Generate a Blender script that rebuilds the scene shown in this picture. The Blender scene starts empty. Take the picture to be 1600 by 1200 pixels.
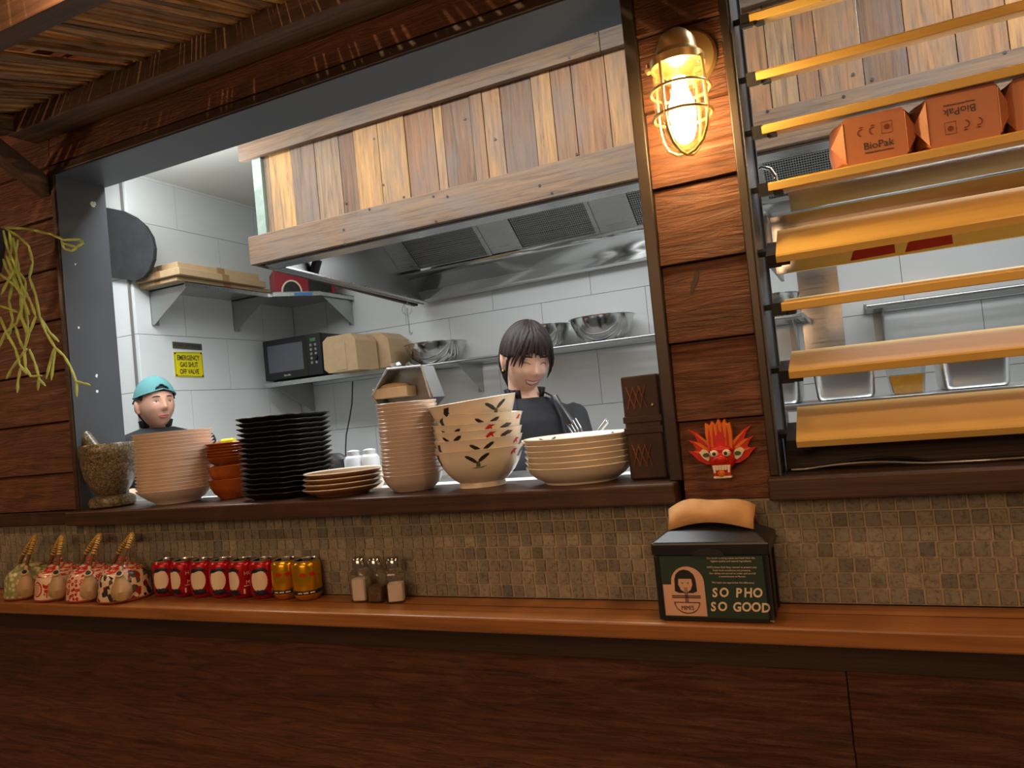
import bpy, bmesh, math, random
from mathutils import Vector, Matrix, noise
random.seed(7)
PI = math.pi
sc = bpy.context.scene
C = sc.collection

# ------------------------------------------------------------------ camera
YAW, PITCH, ROLL, FPX, CD, CH = -0.4325, 0.0332, -0.0988, 1165.0, 1.4, 1.39
_f = Vector((math.sin(YAW)*math.cos(PITCH), math.cos(YAW)*math.cos(PITCH), math.sin(PITCH)))
_r0 = _f.cross(Vector((0, 0, 1))).normalized(); _u0 = _r0.cross(_f)
_r = math.cos(ROLL)*_r0 + math.sin(ROLL)*_u0
_u = -math.sin(ROLL)*_r0 + math.cos(ROLL)*_u0
cam_d = bpy.data.cameras.new('camera'); cam = bpy.data.objects.new('camera', cam_d); C.objects.link(cam)
M = Matrix((( _r.x, _u.x, -_f.x, 0), (_r.y, _u.y, -_f.y, -CD), (_r.z, _u.z, -_f.z, CH), (0, 0, 0, 1)))
cam.matrix_world = M
cam_d.sensor_fit = 'HORIZONTAL'; cam_d.sensor_width = 36; cam_d.lens = 36*FPX/1600
cam_d.clip_start = 0.02; cam_d.clip_end = 60
sc.camera = cam
def at(px, py, axis, val):
    """surveying aid: the point where a sight line meets the plane axis = val"""
    d = (px-800)/FPX*_r - (py-600)/FPX*_u + _f
    c = Vector((0, -CD, CH)); t = (val-c[axis])/d[axis]
    return c + t*d

# ------------------------------------------------------------------ world, lights, exposure
w = bpy.data.worlds.new('world'); sc.world = w; w.use_nodes = True
w.node_tree.nodes['Background'].inputs[0].default_value = (1.0, 0.62, 0.36, 1)
w.node_tree.nodes['Background'].inputs[1].default_value = 0.07
sc.view_settings.view_transform = 'Standard'; sc.view_settings.look = 'None'
sc.view_settings.exposure = 0.0; sc.view_settings.gamma = 1.0; sc.view_settings.use_curve_mapping = False
def area(name, loc, target, size, power, col, sy=None):
    l = bpy.data.lights.new(name, 'AREA'); l.energy = power; l.color = col; l.size = size
    if sy: l.shape = 'RECTANGLE'; l.size_y = sy
    o = bpy.data.objects.new(name, l); C.objects.link(o); o.location = loc
    o.rotation_euler = (Vector(target)-Vector(loc)).to_track_quat('-Z', 'Y').to_euler(); return o
def point(name, loc, power, col, r=0.04):
    l = bpy.data.lights.new(name, 'POINT'); l.energy = power; l.color = col; l.shadow_soft_size = r
    o = bpy.data.objects.new(name, l); C.objects.link(o); o.location = loc; return o
COOL = (0.93, 0.975, 1.0); WARM = (1.0, 0.60, 0.33)
area('kitchen_tube_light', (-1.5, 0.42, 2.79), (-1.5, 0.421, 0), 2.2, 49, COOL, 0.4)
area('kitchen_tube_light', (-3.0, 0.6, 2.79), (-3.0, 0.601, 0), 0.9, 17, COOL, 0.5)
area('kitchen_tube_light', (0.7, 0.42, 2.79), (0.7, 0.421, 0), 1.2, 28, COOL, 0.4)
area('ceiling_fill_uplight', (-2.7, 0.9, 2.45), (-2.7, 0.901, 3), 0.8, 10, COOL, 0.5)  # added upward fill that brightens the ceiling, not a separate fitting
area('hood_light', (-1.2, 1.75, 2.3), (-1.2, 1.76, 0), 1.6, 10, (0.96, 0.98, 1.0), 0.5)
area('hood_light', (0.4, 1.75, 2.3), (0.4, 1.76, 0), 0.9, 6, (0.96, 0.98, 1.0), 0.5)
point('canopy_bulb', (-2.75, -0.66, 2.0), 10.0, WARM, 0.05)
point('canopy_bulb', (-1.0, -0.72, 2.13), 6.5, WARM, 0.05)
point('canopy_bulb', (0.55, -0.70, 2.13), 14.5, WARM, 0.05)
area('dining_fill_light', (-0.6, -3.4, 2.3), (-0.6, 0, 0.9), 2.2, 29, WARM, 1.0)  # unseen warm fill added behind the camera to brighten the lower boards
point('roof_light', (-1.25, -1.25, 2.80), 38, (1.0, 0.62, 0.34), 0.012)

# ------------------------------------------------------------------ materials
def newmat(name):
    m = bpy.data.materials.new(name); m.use_nodes = True
    nt = m.node_tree; b = nt.nodes['Principled BSDF']; return m, nt, b
def setc(b, col, rough, metal=0, **k):
    b.inputs['Base Color'].default_value = (*col, 1); b.inputs['Roughness'].default_value = rough; b.inputs['Metallic'].default_value = metal
    for n, v in k.items():
        b.inputs[n.replace('_', ' ')].default_value = v
def mapping(nt, scale, rnd=False):
    tc = nt.nodes.new('ShaderNodeTexCoord'); mp = nt.nodes.new('ShaderNodeMapping'); mp.inputs['Scale'].default_value = scale
    if rnd:
        oi = nt.nodes.new('ShaderNodeObjectInfo'); mu = nt.nodes.new('ShaderNodeMath'); mu.operation = 'MULTIPLY'; mu.inputs[1].default_value = 37.0
        nt.links.new(oi.outputs['Random'], mu.inputs[0])
        ad = nt.nodes.new('ShaderNodeVectorMath'); ad.operation = 'ADD'
        nt.links.new(tc.outputs['Object'], ad.inputs[0]); nt.links.new(mu.outputs[0], ad.inputs[1])
        nt.links.new(ad.outputs[0], mp.inputs['Vector'])
    else:
        nt.links.new(tc.outputs['Object'], mp.inputs['Vector'])
    return mp
def noise_n(nt, mp, scale, detail=5, rough=0.6, dist=0.0):
    n = nt.nodes.new('ShaderNodeTexNoise'); n.inputs['Scale'].default_value = scale; n.inputs['Detail'].default_value = detail
    n.inputs['Roughness'].default_value = rough; n.inputs['Distortion'].default_value = dist
    if mp: nt.links.new(mp.outputs[0], n.inputs['Vector'])
    return n
def ramp(nt, src, stops, interp='LINEAR'):
    r = nt.nodes.new('ShaderNodeValToRGB'); r.color_ramp.interpolation = interp
    e = r.color_ramp.elements
    while len(e) > 1: e.remove(e[-1])
    for i, (p, c) in enumerate(stops):
        x = e[0] if i == 0 else e.new(p)
        x.position = p; x.color = (*c, 1)
    nt.links.new(src, r.inputs[0]); return r
def mix(nt, fac, a, b, typ='MIX'):
    m = nt.nodes.new('ShaderNodeMix'); m.data_type = 'RGBA'; m.blend_type = typ
    if isinstance(fac, float): m.inputs[0].default_value = fac
    else: nt.links.new(fac, m.inputs[0])
    for k, s in ((6, a), (7, b)):
        if isinstance(s, tuple): m.inputs[k].default_value = (*s, 1)
        else: nt.links.new(s, m.inputs[k])
    return m.outputs[2]
def bump(nt, b, h, strength, dist=0.002):
    bp = nt.nodes.new('ShaderNodeBump'); bp.inputs['Strength'].default_value = strength; bp.inputs['Distance'].default_value = dist
    nt.links.new(h, bp.inputs['Height']); nt.links.new(bp.outputs[0], b.inputs['Normal'])
def plain(name, col, rough=0.5, metal=0, var=0.0, scale=20, bmp=0.0, **k):
    m, nt, b = newmat(name); setc(b, col, rough, metal, **k)
    if var or bmp:
        mp = mapping(nt, (1, 1, 1), True); n = noise_n(nt, mp, scale)
        if var:
            d = tuple(max(0, c*(1-var)) for c in col); l = tuple(min(1, c*(1+var*0.6)) for c in col)
            r = ramp(nt, n.outputs[0], [(0.3, d), (0.7, l)]); nt.links.new(r.outputs[0], b.inputs['Base Color'])
        if bmp: bump(nt, b, n.outputs[0], bmp)
    return m
def wood(name, stops, axis=0, fine=60, coarse=3, rough=0.55, bmp=0.3, bdist=0.002, spread=0.5, dist=0.6):
    """grain runs along axis; stops: colours from dark to light; each object gets its own stretch of grain and tone"""
    m, nt, b = newmat(name); setc(b, stops[0], rough)
    s = [fine]*3; s[axis] = coarse
    mp = mapping(nt, tuple(s), True); n = noise_n(nt, mp, 1.0, 6, 0.65, dist)
    k = len(stops); r = ramp(nt, n.outputs[0], [(0.3+0.42*i/(k-1), c) for i, c in enumerate(stops)])
    oi = nt.nodes.new('ShaderNodeObjectInfo')
    lo = 1-spread
    tone = ramp(nt, oi.outputs['Random'], [(0, (lo, lo, lo)), (1, (1, 1, 1))])
    o = mix(nt, 1.0, r.outputs[0], tone.outputs[0], 'MULTIPLY'); nt.links.new(o, b.inputs['Base Color'])
    bump(nt, b, n.outputs[0], bmp, bdist); return m
def lin(r, g, b):
    f = lambda c: (c/255/12.92) if c/255 <= 0.04045 else ((c/255+0.055)/1.055)**2.4
    return (f(r), f(g), f(b))

m_siding = wood('stained_siding', [lin(66, 36, 20), lin(104, 60, 34), lin(126, 76, 44)], 0, 62, 6, 0.5, 1.0, 0.007, 0.15, 1.6)
m_trimwood = wood('dark_trim_timber', [lin(46, 30, 20), lin(80, 54, 36)], 0, 70, 3, 0.5, 0.5, 0.003, 0.15)
m_ledge = wood('ledge_timber', [lin(48, 32, 22), lin(88, 60, 42)], 0, 60, 2, 0.42, 0.4, 0.002, 0.1)
m_counter = wood('counter_timber', [lin(120, 74, 36), lin(164, 106, 54), lin(186, 126, 70)], 0, 40, 1.5, 0.33, 0.15, 0.001, 0.1)
m_brown_beam = wood('weathered_beam', [lin(52, 36, 26), lin(104, 74, 50)], 0, 70, 3, 0.7, 0.5, 0.003, 0.2)
m_beam_y = wood('weathered_beam_y', [lin(52, 36, 26), lin(104, 74, 50)], 1, 70, 3, 0.7, 0.5, 0.003, 0.2)
m_blade = wood('pale_louvre_timber', [lin(210, 166, 86), lin(224, 184, 98), lin(230, 192, 108)], 0, 25, 0.8, 0.42, 0.05, 0.001, 0.08)
m_frame = plain('charcoal_powder_coat', lin(70, 74, 80), 0.42, 0.0, 0.08, 6)
m_frame2 = plain('bronze_frame', lin(62, 52, 44), 0.35, 0.3, 0.05, 5)
m_black = plain('black_plastic', (0.012, 0.012, 0.012), 0.35)
m_matblack = plain('matt_black', (0.012, 0.012, 0.013), 0.6, bmp=0.1, scale=90)
m_white = plain('white_paint', lin(226, 228, 226), 0.6, var=0.03)
m_tilew = plain('white_glazed_tile', lin(226, 230, 230), 0.16, var=0.02, scale=3)
m_grout = plain('grey_grout', lin(128, 126, 122), 0.9)
m_mgrout = plain('mosaic_grout', lin(176, 160, 134), 0.9, var=0.1, scale=60, bmp=0.2)
m_lid = plain('ceiling_paint', lin(214, 214, 204), 0.7)
def steel(name, col=(0.55, 0.56, 0.56), rough=0.28, axis=0):
    m, nt, b = newmat(name); setc(b, col, rough, 1.0)
    s = [160]*3; s[axis] = 2
    mp = mapping(nt, tuple(s), True); n = noise_n(nt, mp, 1.0, 3)
    r = ramp(nt, n.outputs[0], [(0.2, (rough*0.75,)*3), (0.8, (rough*1.4,)*3)]); nt.links.new(r.outputs[0], b.inputs['Roughness']); return m
m_steel = steel('brushed_stainless'); m_steel_v = steel('brushed_stainless_v', axis=2); m_mirror = steel('polished_stainless', (0.62, 0.62, 0.61), 0.14)
m_steel_d = steel('dull_stainless', (0.46, 0.47, 0.46), 0.38); m_pan = plain('satin_pan_steel', (0.62, 0.62, 0.61), 0.3, 1.0)
m_galv = plain('galvanised_steel', lin(138, 152, 140), 0.55, 0.3, 0.18, 30)
m_brass = plain('lacquered_brass', (0.95, 0.68, 0.28), 0.3, 0.85)
def mosaic_mat():
    m, nt, b = newmat('stone_mosaic'); setc(b, (0.2, 0.18, 0.14), 0.6)
    oi = nt.nodes.new('ShaderNodeObjectInfo'); mp = mapping(nt, (1, 1, 1), True); n = noise_n(nt, mp, 140, 5, 0.7)
    base = ramp(nt, oi.outputs['Random'], [(0, lin(112, 108, 98)), (0.15, lin(134, 128, 114)), (0.45, lin(152, 144, 124)), (0.75, lin(128, 124, 112)), (0.93, lin(142, 136, 120)), (1, lin(106, 106, 104))])
    sp = ramp(nt, n.outputs[0], [(0.32, (0.45, 0.42, 0.4)), (0.5, (1, 1, 1)), (0.75, (1.15, 1.1, 1.0))])
    nt.links.new(mix(nt, 1.0, base.outputs[0], sp.outputs[0], 'MULTIPLY'), b.inputs['Base Color']); bump(nt, b, n.outputs[0], 0.5, 0.001); return m
m_mosaic = mosaic_mat()
def mosaic_joined():
    m, nt, b = newmat('stone_mosaic_joined'); setc(b, (0.2, 0.18, 0.14), 0.6)
    g = nt.nodes.new('ShaderNodeNewGeometry'); mp = mapping(nt, (1, 1, 1)); n = noise_n(nt, mp, 140, 5, 0.7)
    base = ramp(nt, g.outputs['Random Per Island'], [(0, lin(112, 108, 98)), (0.15, lin(134, 128, 114)), (0.45, lin(152, 144, 124)), (0.75, lin(128, 124, 112)), (0.93, lin(142, 136, 120)), (1, lin(106, 106, 104))])
    sp = ramp(nt, n.outputs[0], [(0.32, (0.45, 0.42, 0.4)), (0.5, (1, 1, 1)), (0.75, (1.15, 1.1, 1.0))])
    nt.links.new(mix(nt, 1.0, base.outputs[0], sp.outputs[0], 'MULTIPLY'), b.inputs['Base Color']); bump(nt, b, n.outputs[0], 0.5, 0.001); return m
m_mosaicj = mosaic_joined()
def reclaimed(name, axis, stops):
    m, nt, b = newmat(name); setc(b, stops[0], 0.62)
    s = [75]*3; s[axis] = 4
    mp = mapping(nt, tuple(s), True); n = noise_n(nt, mp, 1.0, 6, 0.7, 0.8)
    mp2 = mapping(nt, (9, 9, 9), True); mp2.inputs['Scale'].default_value[axis] = 3.5; n2 = noise_n(nt, mp2, 1.0, 4, 0.6, 0.4)
    oi = nt.nodes.new('ShaderNodeObjectInfo')
    base = ramp(nt, oi.outputs['Random'], [(i/(len(stops)-1), c) for i, c in enumerate(stops)])
    gr = ramp(nt, n.outputs[0], [(0.3, (0.36, 0.32, 0.3)), (0.48, (0.86, 0.84, 0.82)), (0.7, (1.3, 1.25, 1.15))])
    c1 = mix(nt, 1.0, base.outputs[0], gr.outputs[0], 'MULTIPLY')
    f2 = ramp(nt, n2.outputs[0], [(0.44, (0, 0, 0)), (0.62, (0.75, 0.75, 0.75))])
    c2 = mix(nt, f2.outputs[0], c1, lin(104, 94, 86)); c3 = mix(nt, 0.6, c1, c2)
    nt.links.new(c3, b.inputs['Base Color']); bump(nt, b, n.outputs[0], 0.5, 0.002); return m
m_plank = reclaimed('reclaimed_planks', 2, [lin(112, 80, 54), lin(150, 106, 64), lin(170, 126, 74), lin(130, 84, 52), lin(186, 142, 84), lin(112, 96, 84), lin(156, 108, 62)])
m_rail = reclaimed('reclaimed_rails', 0, [lin(122, 92, 64), lin(112, 94, 78)])
m_reed = wood('bamboo_reed', [lin(104, 68, 30), lin(158, 110, 54), lin(190, 138, 74)], 1, 30, 5, 0.6, 0.15, 0.002, 0.72)
def granite():
    m, nt, b = newmat('speckled_granite'); setc(b, (0.2, 0.17, 0.12), 0.3)
    mp = mapping(nt, (1, 1, 1)); n = noise_n(nt, mp, 190, 5, 0.75, 0.6)
    r = ramp(nt, n.outputs[0], [(0.36, lin(38, 34, 27)), (0.47, lin(88, 76, 56)), (0.56, lin(128, 114, 86)), (0.68, lin(172, 158, 130))])
    nt.links.new(r.outputs[0], b.inputs['Base Color']); return m
m_granite = granite()
m_cream = plain('cream_glaze', lin(238, 226, 208), 0.2, var=0.03, scale=8)
m_whiteware = plain('white_stoneware', lin(240, 222, 206), 0.3, var=0.04)
m_greyware = plain('warm_grey_stoneware', lin(206, 188, 176), 0.22, var=0.05)
m_amber = plain('amber_glaze', lin(178, 92, 34), 0.15, var=0.3, scale=25)
m_brownware = plain('brown_underglaze', lin(150, 110, 72), 0.3, var=0.12, scale=30)
m_leafink = plain('dark_ink', (0.02, 0.018, 0.02), 0.4); m_redink = plain('red_ink', lin(190, 26, 22), 0.4); m_greenink = plain('olive_ink', lin(96, 104, 60), 0.4)
m_card = plain('corrugated_card', lin(192, 162, 124), 0.8, var=0.08, scale=30, bmp=0.1)
m_card_d = plain('corrugated_card_dark', lin(160, 122, 82), 0.85, var=0.1, scale=40)
m_kraft = plain('kraft_box_board', lin(184, 116, 76), 0.5, var=0.04, scale=30)
m_kraft_in = plain('kraft_box_inside', lin(196, 150, 110), 0.6)
m_napkin = plain('kraft_napkin', lin(206, 160, 104), 0.85, var=0.08, scale=60, bmp=0.3)
m_yellow = plain('sign_yellow', lin(236, 220, 20), 0.4); m_signdark = plain('sign_grey', lin(84, 78, 66), 0.5)
m_red = plain('can_red', lin(178, 16, 30), 0.28, 0.35); m_gold = plain('can_gold', lin(214, 160, 28), 0.25, 0.75)
m_alu = plain('aluminium', (0.75, 0.74, 0.72), 0.25, 1.0)
m_navy = plain('navy_ink', lin(26, 28, 52), 0.4); m_offwhite = plain('offwhite_ink', lin(236, 214, 186), 0.4)
m_leather = plain('dark_brown_leather', lin(58, 36, 24), 0.5, var=0.25, scale=25, bmp=0.3)
m_lace = plain('tan_lace', lin(128, 72, 44), 0.6)
m_orange = plain('flame_orange', lin(232, 120, 24), 0.4); m_maskred = plain('mask_red', lin(206, 36, 24), 0.35); m_maskgreen = plain('mask_green', lin(60, 92, 40), 0.4)
m_maskwhite = plain('mask_white', lin(236, 226, 206), 0.4)
m_greenposter = plain('poster_green', lin(44, 64, 50), 0.4); m_pinkposter = plain('poster_pink', lin(226, 178, 150), 0.45)
m_sage = plain('stem_green', lin(190, 208, 108), 0.5, var=0.25, scale=30)
m_teal = plain('teal_cap_cloth', lin(92, 150, 152), 0.85, var=0.08, scale=120, bmp=0.2)
m_blackcloth = plain('black_cloth', lin(34, 35, 40), 0.85, var=0.15, scale=40, bmp=0.3)
m_apron = plain('charcoal_apron', lin(44, 46, 54), 0.85, var=0.12, scale=40, bmp=0.3)
m_trouser = plain('dark_trousers', lin(30, 30, 34), 0.85)
m_skin1 = plain('skin_warm', lin(216, 164, 138), 0.5, var=0.05, scale=12, Subsurface_Weight=0.08)
m_skin2 = plain('skin_light', lin(240, 194, 168), 0.48, var=0.05, scale=12, Subsurface_Weight=0.08)
m_lip = plain('lip', lin(186, 92, 84), 0.45); m_teeth = plain('teeth', lin(240, 234, 224), 0.3); m_eye = plain('eye_dark', (0.015, 0.01, 0.008), 0.2)
m_eyewhite = plain('eye_white', lin(228, 220, 212), 0.3); m_brow = plain('brow', lin(40, 28, 24), 0.8)
def hairm(name, a, b_):
    m, nt, b = newmat(name); setc(b, a, 0.5); b.inputs['Specular IOR Level'].default_value = 0.3
    mp = mapping(nt, (160, 160, 18)); n = noise_n(nt, mp, 1.0, 3)
    r = ramp(nt, n.outputs[0], [(0.35, a), (0.7, b_)]); nt.links.new(r.outputs[0], b.inputs['Base Color']); bump(nt, b, n.outputs[0], 0.6, 0.003); return m
m_hair1 = hairm('black_hair', lin(20, 18, 18), lin(40, 36, 34)); m_hair2 = hairm('brown_hair', lin(20, 15, 15), lin(58, 42, 38))
m_screen = plain('microwave_glass', lin(92, 96, 104), 0.12, 0.0)
m_glassy = None
def glass(name, col=(1, 1, 1), rough=0.0):
    m, nt, b = newmat(name); setc(b, col, rough); b.inputs['Transmission Weight'].default_value = 1.0; b.inputs['IOR'].default_value = 1.45; return m
def thin(name, tint=(1, 1, 1), refl=0.12, rough=0.02):
    m = bpy.data.materials.new(name); m.use_nodes = True; nt = m.node_tree; nt.nodes.clear(); o = nt.nodes.new('ShaderNodeOutputMaterial')
    tr = nt.nodes.new('ShaderNodeBsdfTransparent'); tr.inputs[0].default_value = (*tint, 1); gl = nt.nodes.new('ShaderNodeBsdfGlossy'); gl.inputs[1].default_value = rough
    lw = nt.nodes.new('ShaderNodeLayerWeight'); lw.inputs[0].default_value = 0.3; ad = nt.nodes.new('ShaderNodeMath'); ad.operation = 'MULTIPLY_ADD'; ad.inputs[1].default_value = 0.5; ad.inputs[2].default_value = refl*0.4
    nt.links.new(lw.outputs['Fresnel'], ad.inputs[0]); mx = nt.nodes.new('ShaderNodeMixShader'); nt.links.new(ad.outputs[0], mx.inputs[0]); nt.links.new(tr.outputs[0], mx.inputs[1]); nt.links.new(gl.outputs[0], mx.inputs[2]); nt.links.new(mx.outputs[0], o.inputs[0]); return m
m_glass = thin('clear_glass', (0.95, 0.95, 0.94)); m_lampglass = thin('lamp_glass', (0.98, 0.95, 0.88), 0.2, 0.08); m_plasticclear = thin('clear_plastic', (0.9, 0.92, 0.93), 0.2, 0.1)
m_salt = plain('salt', lin(236, 222, 208), 0.9); m_pepper = plain('pepper', lin(110, 88, 64), 0.95, var=0.5, scale=300)
m_sauce = plain('yellow_sauce', lin(224, 160, 30), 0.4, var=0.15, scale=90)
m_blue = plain('blue_tape', lin(70, 130, 200), 0.4); m_redbox = plain('red_carton', lin(150, 28, 40), 0.45)
m_bulb, _nt, _b = newmat('bulb_glow'); setc(_b, (1, 0.8, 0.5), 0.5); _b.inputs['Emission Color'].default_value = (1.0, 0.70, 0.34, 1); _b.inputs['Emission Strength'].default_value = 150.0
m_led, _nt, _b = newmat('green_display'); setc(_b, (0.02, 0.05, 0.02), 0.4); _b.inputs['Emission Color'].default_value = (0.3, 0.8, 0.3, 1); _b.inputs['Emission Strength'].default_value = 0.08
def bottlem():
    m, nt, b = newmat('milky_plastic'); setc(b, lin(226, 234, 240), 0.35); b.inputs['Transmission Weight'].default_value = 0.25; return m
m_milky = bottlem()

# ------------------------------------------------------------------ geometry helpers
class G:
    def __init__(s): s.v = []; s.f = []
    def add(s, vs, fs):
        n = len(s.v); s.v += [Vector(p) for p in vs]; s.f += [tuple(i+n for i in f) for f in fs]; return s
    def box(s, a, b, T=None):
        (x0, y0, z0), (x1, y1, z1) = a, b
        vs = [Vector(p) for p in ((x0,y0,z0),(x1,y0,z0),(x1,y1,z0),(x0,y1,z0),(x0,y0,z1),(x1,y0,z1),(x1,y1,z1),(x0,y1,z1))]
        if T: vs = [T @ p for p in vs]
        return s.add(vs, [(0,3,2,1),(4,5,6,7),(0,1,5,4),(1,2,6,5),(2,3,7,6),(3,0,4,7)])
    def lathe(s, prof, n=32, c=(0,0,0), T=None, closed=False):
        """prof: (r, z) pairs; revolved about z"""
        vs = []; fs = []; k = len(prof); c = Vector(c)
        for r, z in prof:
            for i in range(n):
                a = 2*PI*i/n; p = Vector((r*math.cos(a), r*math.sin(a), z)); vs.append((T @ p if T else p)+c)
        for j in range(k-1 if not closed else k):
            j2 = (j+1) % k
            for i in range(n): fs.append((j*n+i, j*n+(i+1) % n, j2*n+(i+1) % n, j2*n+i))
        if not closed:
            if prof[0][0] > 1e-6: fs.append(tuple(range(n-1, -1, -1)))
            if prof[-1][0] > 1e-6: fs.append(tuple((k-1)*n+i for i in range(n)))
        return s.add(vs, fs)
    def tube(s, pts, rad, n=8, ell=1.0):
        pts = [Vector(p) for p in pts]; k = len(pts); vs = []; fs = []
        if not isinstance(rad, (list, tuple)): rad = [rad]*k
        t0 = (pts[1]-pts[0]).normalized(); ref = Vector((0, 0, 1)) if abs(t0.z) < 0.9 else Vector((1, 0, 0))
        nrm = t0.cross(ref).normalized()
        for i in range(k):
            t = (pts[min(i+1, k-1)]-pts[max(i-1, 0)]).normalized()
            nrm = (nrm - t*nrm.dot(t)).normalized(); b = t.cross(nrm)
            for j in range(n):
                a = 2*PI*j/n; vs.append(pts[i]+rad[i]*(math.cos(a)*nrm+ell*math.sin(a)*b))
        for i in range(k-1):
            for j in range(n): fs.append((i*n+j, i*n+(j+1) % n, (i+1)*n+(j+1) % n, (i+1)*n+j))
        fs.append(tuple(range(n-1, -1, -1))); fs.append(tuple((k-1)*n+j for j in range(n)))
        return s.add(vs, fs)
    def prism(s, poly, fn, t):
        """poly of (a, b) in plane; fn(a, b, h) -> point; h from 0 to t"""
        n = len(poly); vs = [fn(a, b, 0) for a, b in poly]+[fn(a, b, t) for a, b in poly]
        fs = [tuple(range(n-1, -1, -1)), tuple(range(n, 2*n))]+[(i, (i+1) % n, n+(i+1) % n, n+i) for i in range(n)]
        return s.add(vs, fs)
    def sphere(s, c, r, nu=16, nv=10, T=None):
        c = Vector(c); r = Vector(r) if not isinstance(r, (int, float)) else Vector((r, r, r))
        vs = []; fs = []
        for j in range(nv+1):
            ph = PI*j/nv
            for i in range(nu):
                a = 2*PI*i/nu; p = Vector((r.x*math.sin(ph)*math.cos(a), r.y*math.sin(ph)*math.sin(a), r.z*math.cos(ph)))
                vs.append((T @ p if T else p)+c)
        for j in range(nv):
            for i in range(nu): fs.append((j*nu+i, (j+1)*nu+i, (j+1)*nu+(i+1) % nu, j*nu+(i+1) % nu))
        return s.add(vs, fs)
    def mesh(s, name, m, smooth=False, off=None):
        me = bpy.data.meshes.new(name); off = off or Vector((0, 0, 0))
        me.from_pydata([tuple(p-off) for p in s.v], [], s.f); me.validate()
        bm = bmesh.new(); bm.from_mesh(me); bmesh.ops.remove_doubles(bm, verts=bm.verts, dist=1e-6)
        bmesh.ops.recalc_face_normals(bm, faces=bm.faces); bm.to_mesh(me); bm.free()
        me.materials.append(m)
        if smooth:
            me.shade_smooth()
            if smooth != 2: me.set_sharp_from_angle(angle=math.radians(38))
        return me
def wloc(o):
    p = Vector((0, 0, 0))
    while o: p += o.location; o = o.parent
    return p
def obj(name, g, m, parent=None, smooth=False, bevel=0, org=None):
    base = wloc(parent) if parent else Vector((0, 0, 0))
    if org is None:
        if parent: org = base
        else:
            xs = [v.x for v in g.v]; ys = [v.y for v in g.v]; zs = [v.z for v in g.v]
            org = Vector(((min(xs)+max(xs))/2, (min(ys)+max(ys))/2, min(zs)))
    org = Vector(org)
    o = bpy.data.objects.new(name, g.mesh(name, m, smooth, org)); C.objects.link(o)
    o.parent = parent; o.location = org-base
    if bevel:
        b = o.modifiers.new('bevel', 'BEVEL'); b.width = bevel; b.segments = 2; b.limit_method = 'ANGLE'
    return o
def tag(o, label, cat, group=None):
    o['label'] = label; o['category'] = cat
    if group: o['group'] = group
    return o
def thing(name, label, cat, loc, group=None):
    o = bpy.data.objects.new(name, None); C.objects.link(o); o.location = loc; o.empty_display_size = 0.05
    return tag(o, label, cat, group)
def struct(name, g, m, **k):
    o = obj(name, g, m, **k); o['kind'] = 'structure'; return o
def struct_root(name, loc=(0, 0, 0)):
    o = bpy.data.objects.new(name, None); C.objects.link(o); o.location = loc; o['kind'] = 'structure'; return o
def copy_tree(o, parent=None, loc=None, rot=None):
    c = o.copy(); C.objects.link(c); c.parent = parent
    if loc is not None: c.location = loc
    if rot is not None: c.rotation_euler = rot
    for ch in list(o.children): copy_tree(ch, c)
    return c
def put(name, me, parent, loc):
    o = bpy.data.objects.new(name, me); C.objects.link(o); o.parent = parent; o.location = Vector(loc)-(wloc(parent) if parent else Vector()); return o
def text_geo(txt, size, fn, depth=0.0004, align='CENTER', extr=0.0):
    """text as G; fn(x, y, h) -> world point"""
    cu = bpy.data.curves.new('t', 'FONT'); cu.body = txt; cu.size = size; cu.align_x = align; cu.align_y = 'CENTER'; cu.extrude = depth/2; cu.offset = extr; cu.resolution_u = 3
    o = bpy.data.objects.new('t', cu); C.objects.link(o); dg = bpy.context.evaluated_depsgraph_get(); dg.update()
    me = o.evaluated_get(dg).to_mesh(); g = G()
    g.add([fn(v.co.x, v.co.y, v.co.z+depth/2) for v in me.vertices], [tuple(p.vertices) for p in me.polygons])
    o.evaluated_get(dg).to_mesh_clear(); C.objects.unlink(o); bpy.data.objects.remove(o); bpy.data.curves.remove(cu); return g
def ordw(i, n):
    return ['topmost', 'second from the top', 'third from the top', 'fourth from the top', 'fifth from the top', 'sixth from the top', 'seventh from the top', 'eighth from the top', 'ninth from the top', 'tenth from the top',
            'tenth from the bottom', 'ninth from the bottom', 'eighth from the bottom', 'seventh from the bottom', 'sixth from the bottom', 'fifth from the bottom', 'fourth from the bottom', 'third from the bottom', 'second from the bottom', 'bottom one'][i if i < min(10, (n+1)//2) else 20-(n-i)]
def ell(cx, cy, rx, ry, n=14, a0=0):
    return [(cx+rx*math.cos(2*PI*i/n)*math.cos(a0)-ry*math.sin(2*PI*i/n)*math.sin(a0), cy+rx*math.cos(2*PI*i/n)*math.sin(a0)+ry*math.sin(2*PI*i/n)*math.cos(a0)) for i in range(n)]
XZ = lambda y: (lambda a, b, h: Vector((a, y-h, b)))       # plane facing the guests, thickness towards them
#PART2
# ------------------------------------------------------------------ setting: street side wall
ZL = 1.333; PB = 0.147
def board(parent, x0, x1, z0, z1):
    g = G(); e = 0.0022
    vs = [(x0,0.012,z0+e),(x1,0.012,z0+e),(x1,-0.006,z0+e),(x0,-0.006,z0+e),(x0,0.012,z1),(x1,0.012,z1),(x1,0.004,z1),(x0,0.004,z1)]
    g.add(vs, [(0,1,2,3),(4,7,6,5),(3,2,6,7),(0,4,5,1),(0,3,7,4),(1,5,6,2)])
    return obj('board', g, m_siding, parent, bevel=0.0015, org=((x0+x1)/2, 0, z0))
wf = struct_root('wall_front')
def rows(z0, z1):
    k = math.floor((z0-ZL)/PB); r = []
    while ZL+k*PB < z1-0.004:
        a = max(z0, ZL+k*PB); b = min(z1, ZL+(k+1)*PB)
        if b-a > 0.006: r.append((a, b))
        k += 1
    return r
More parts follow.
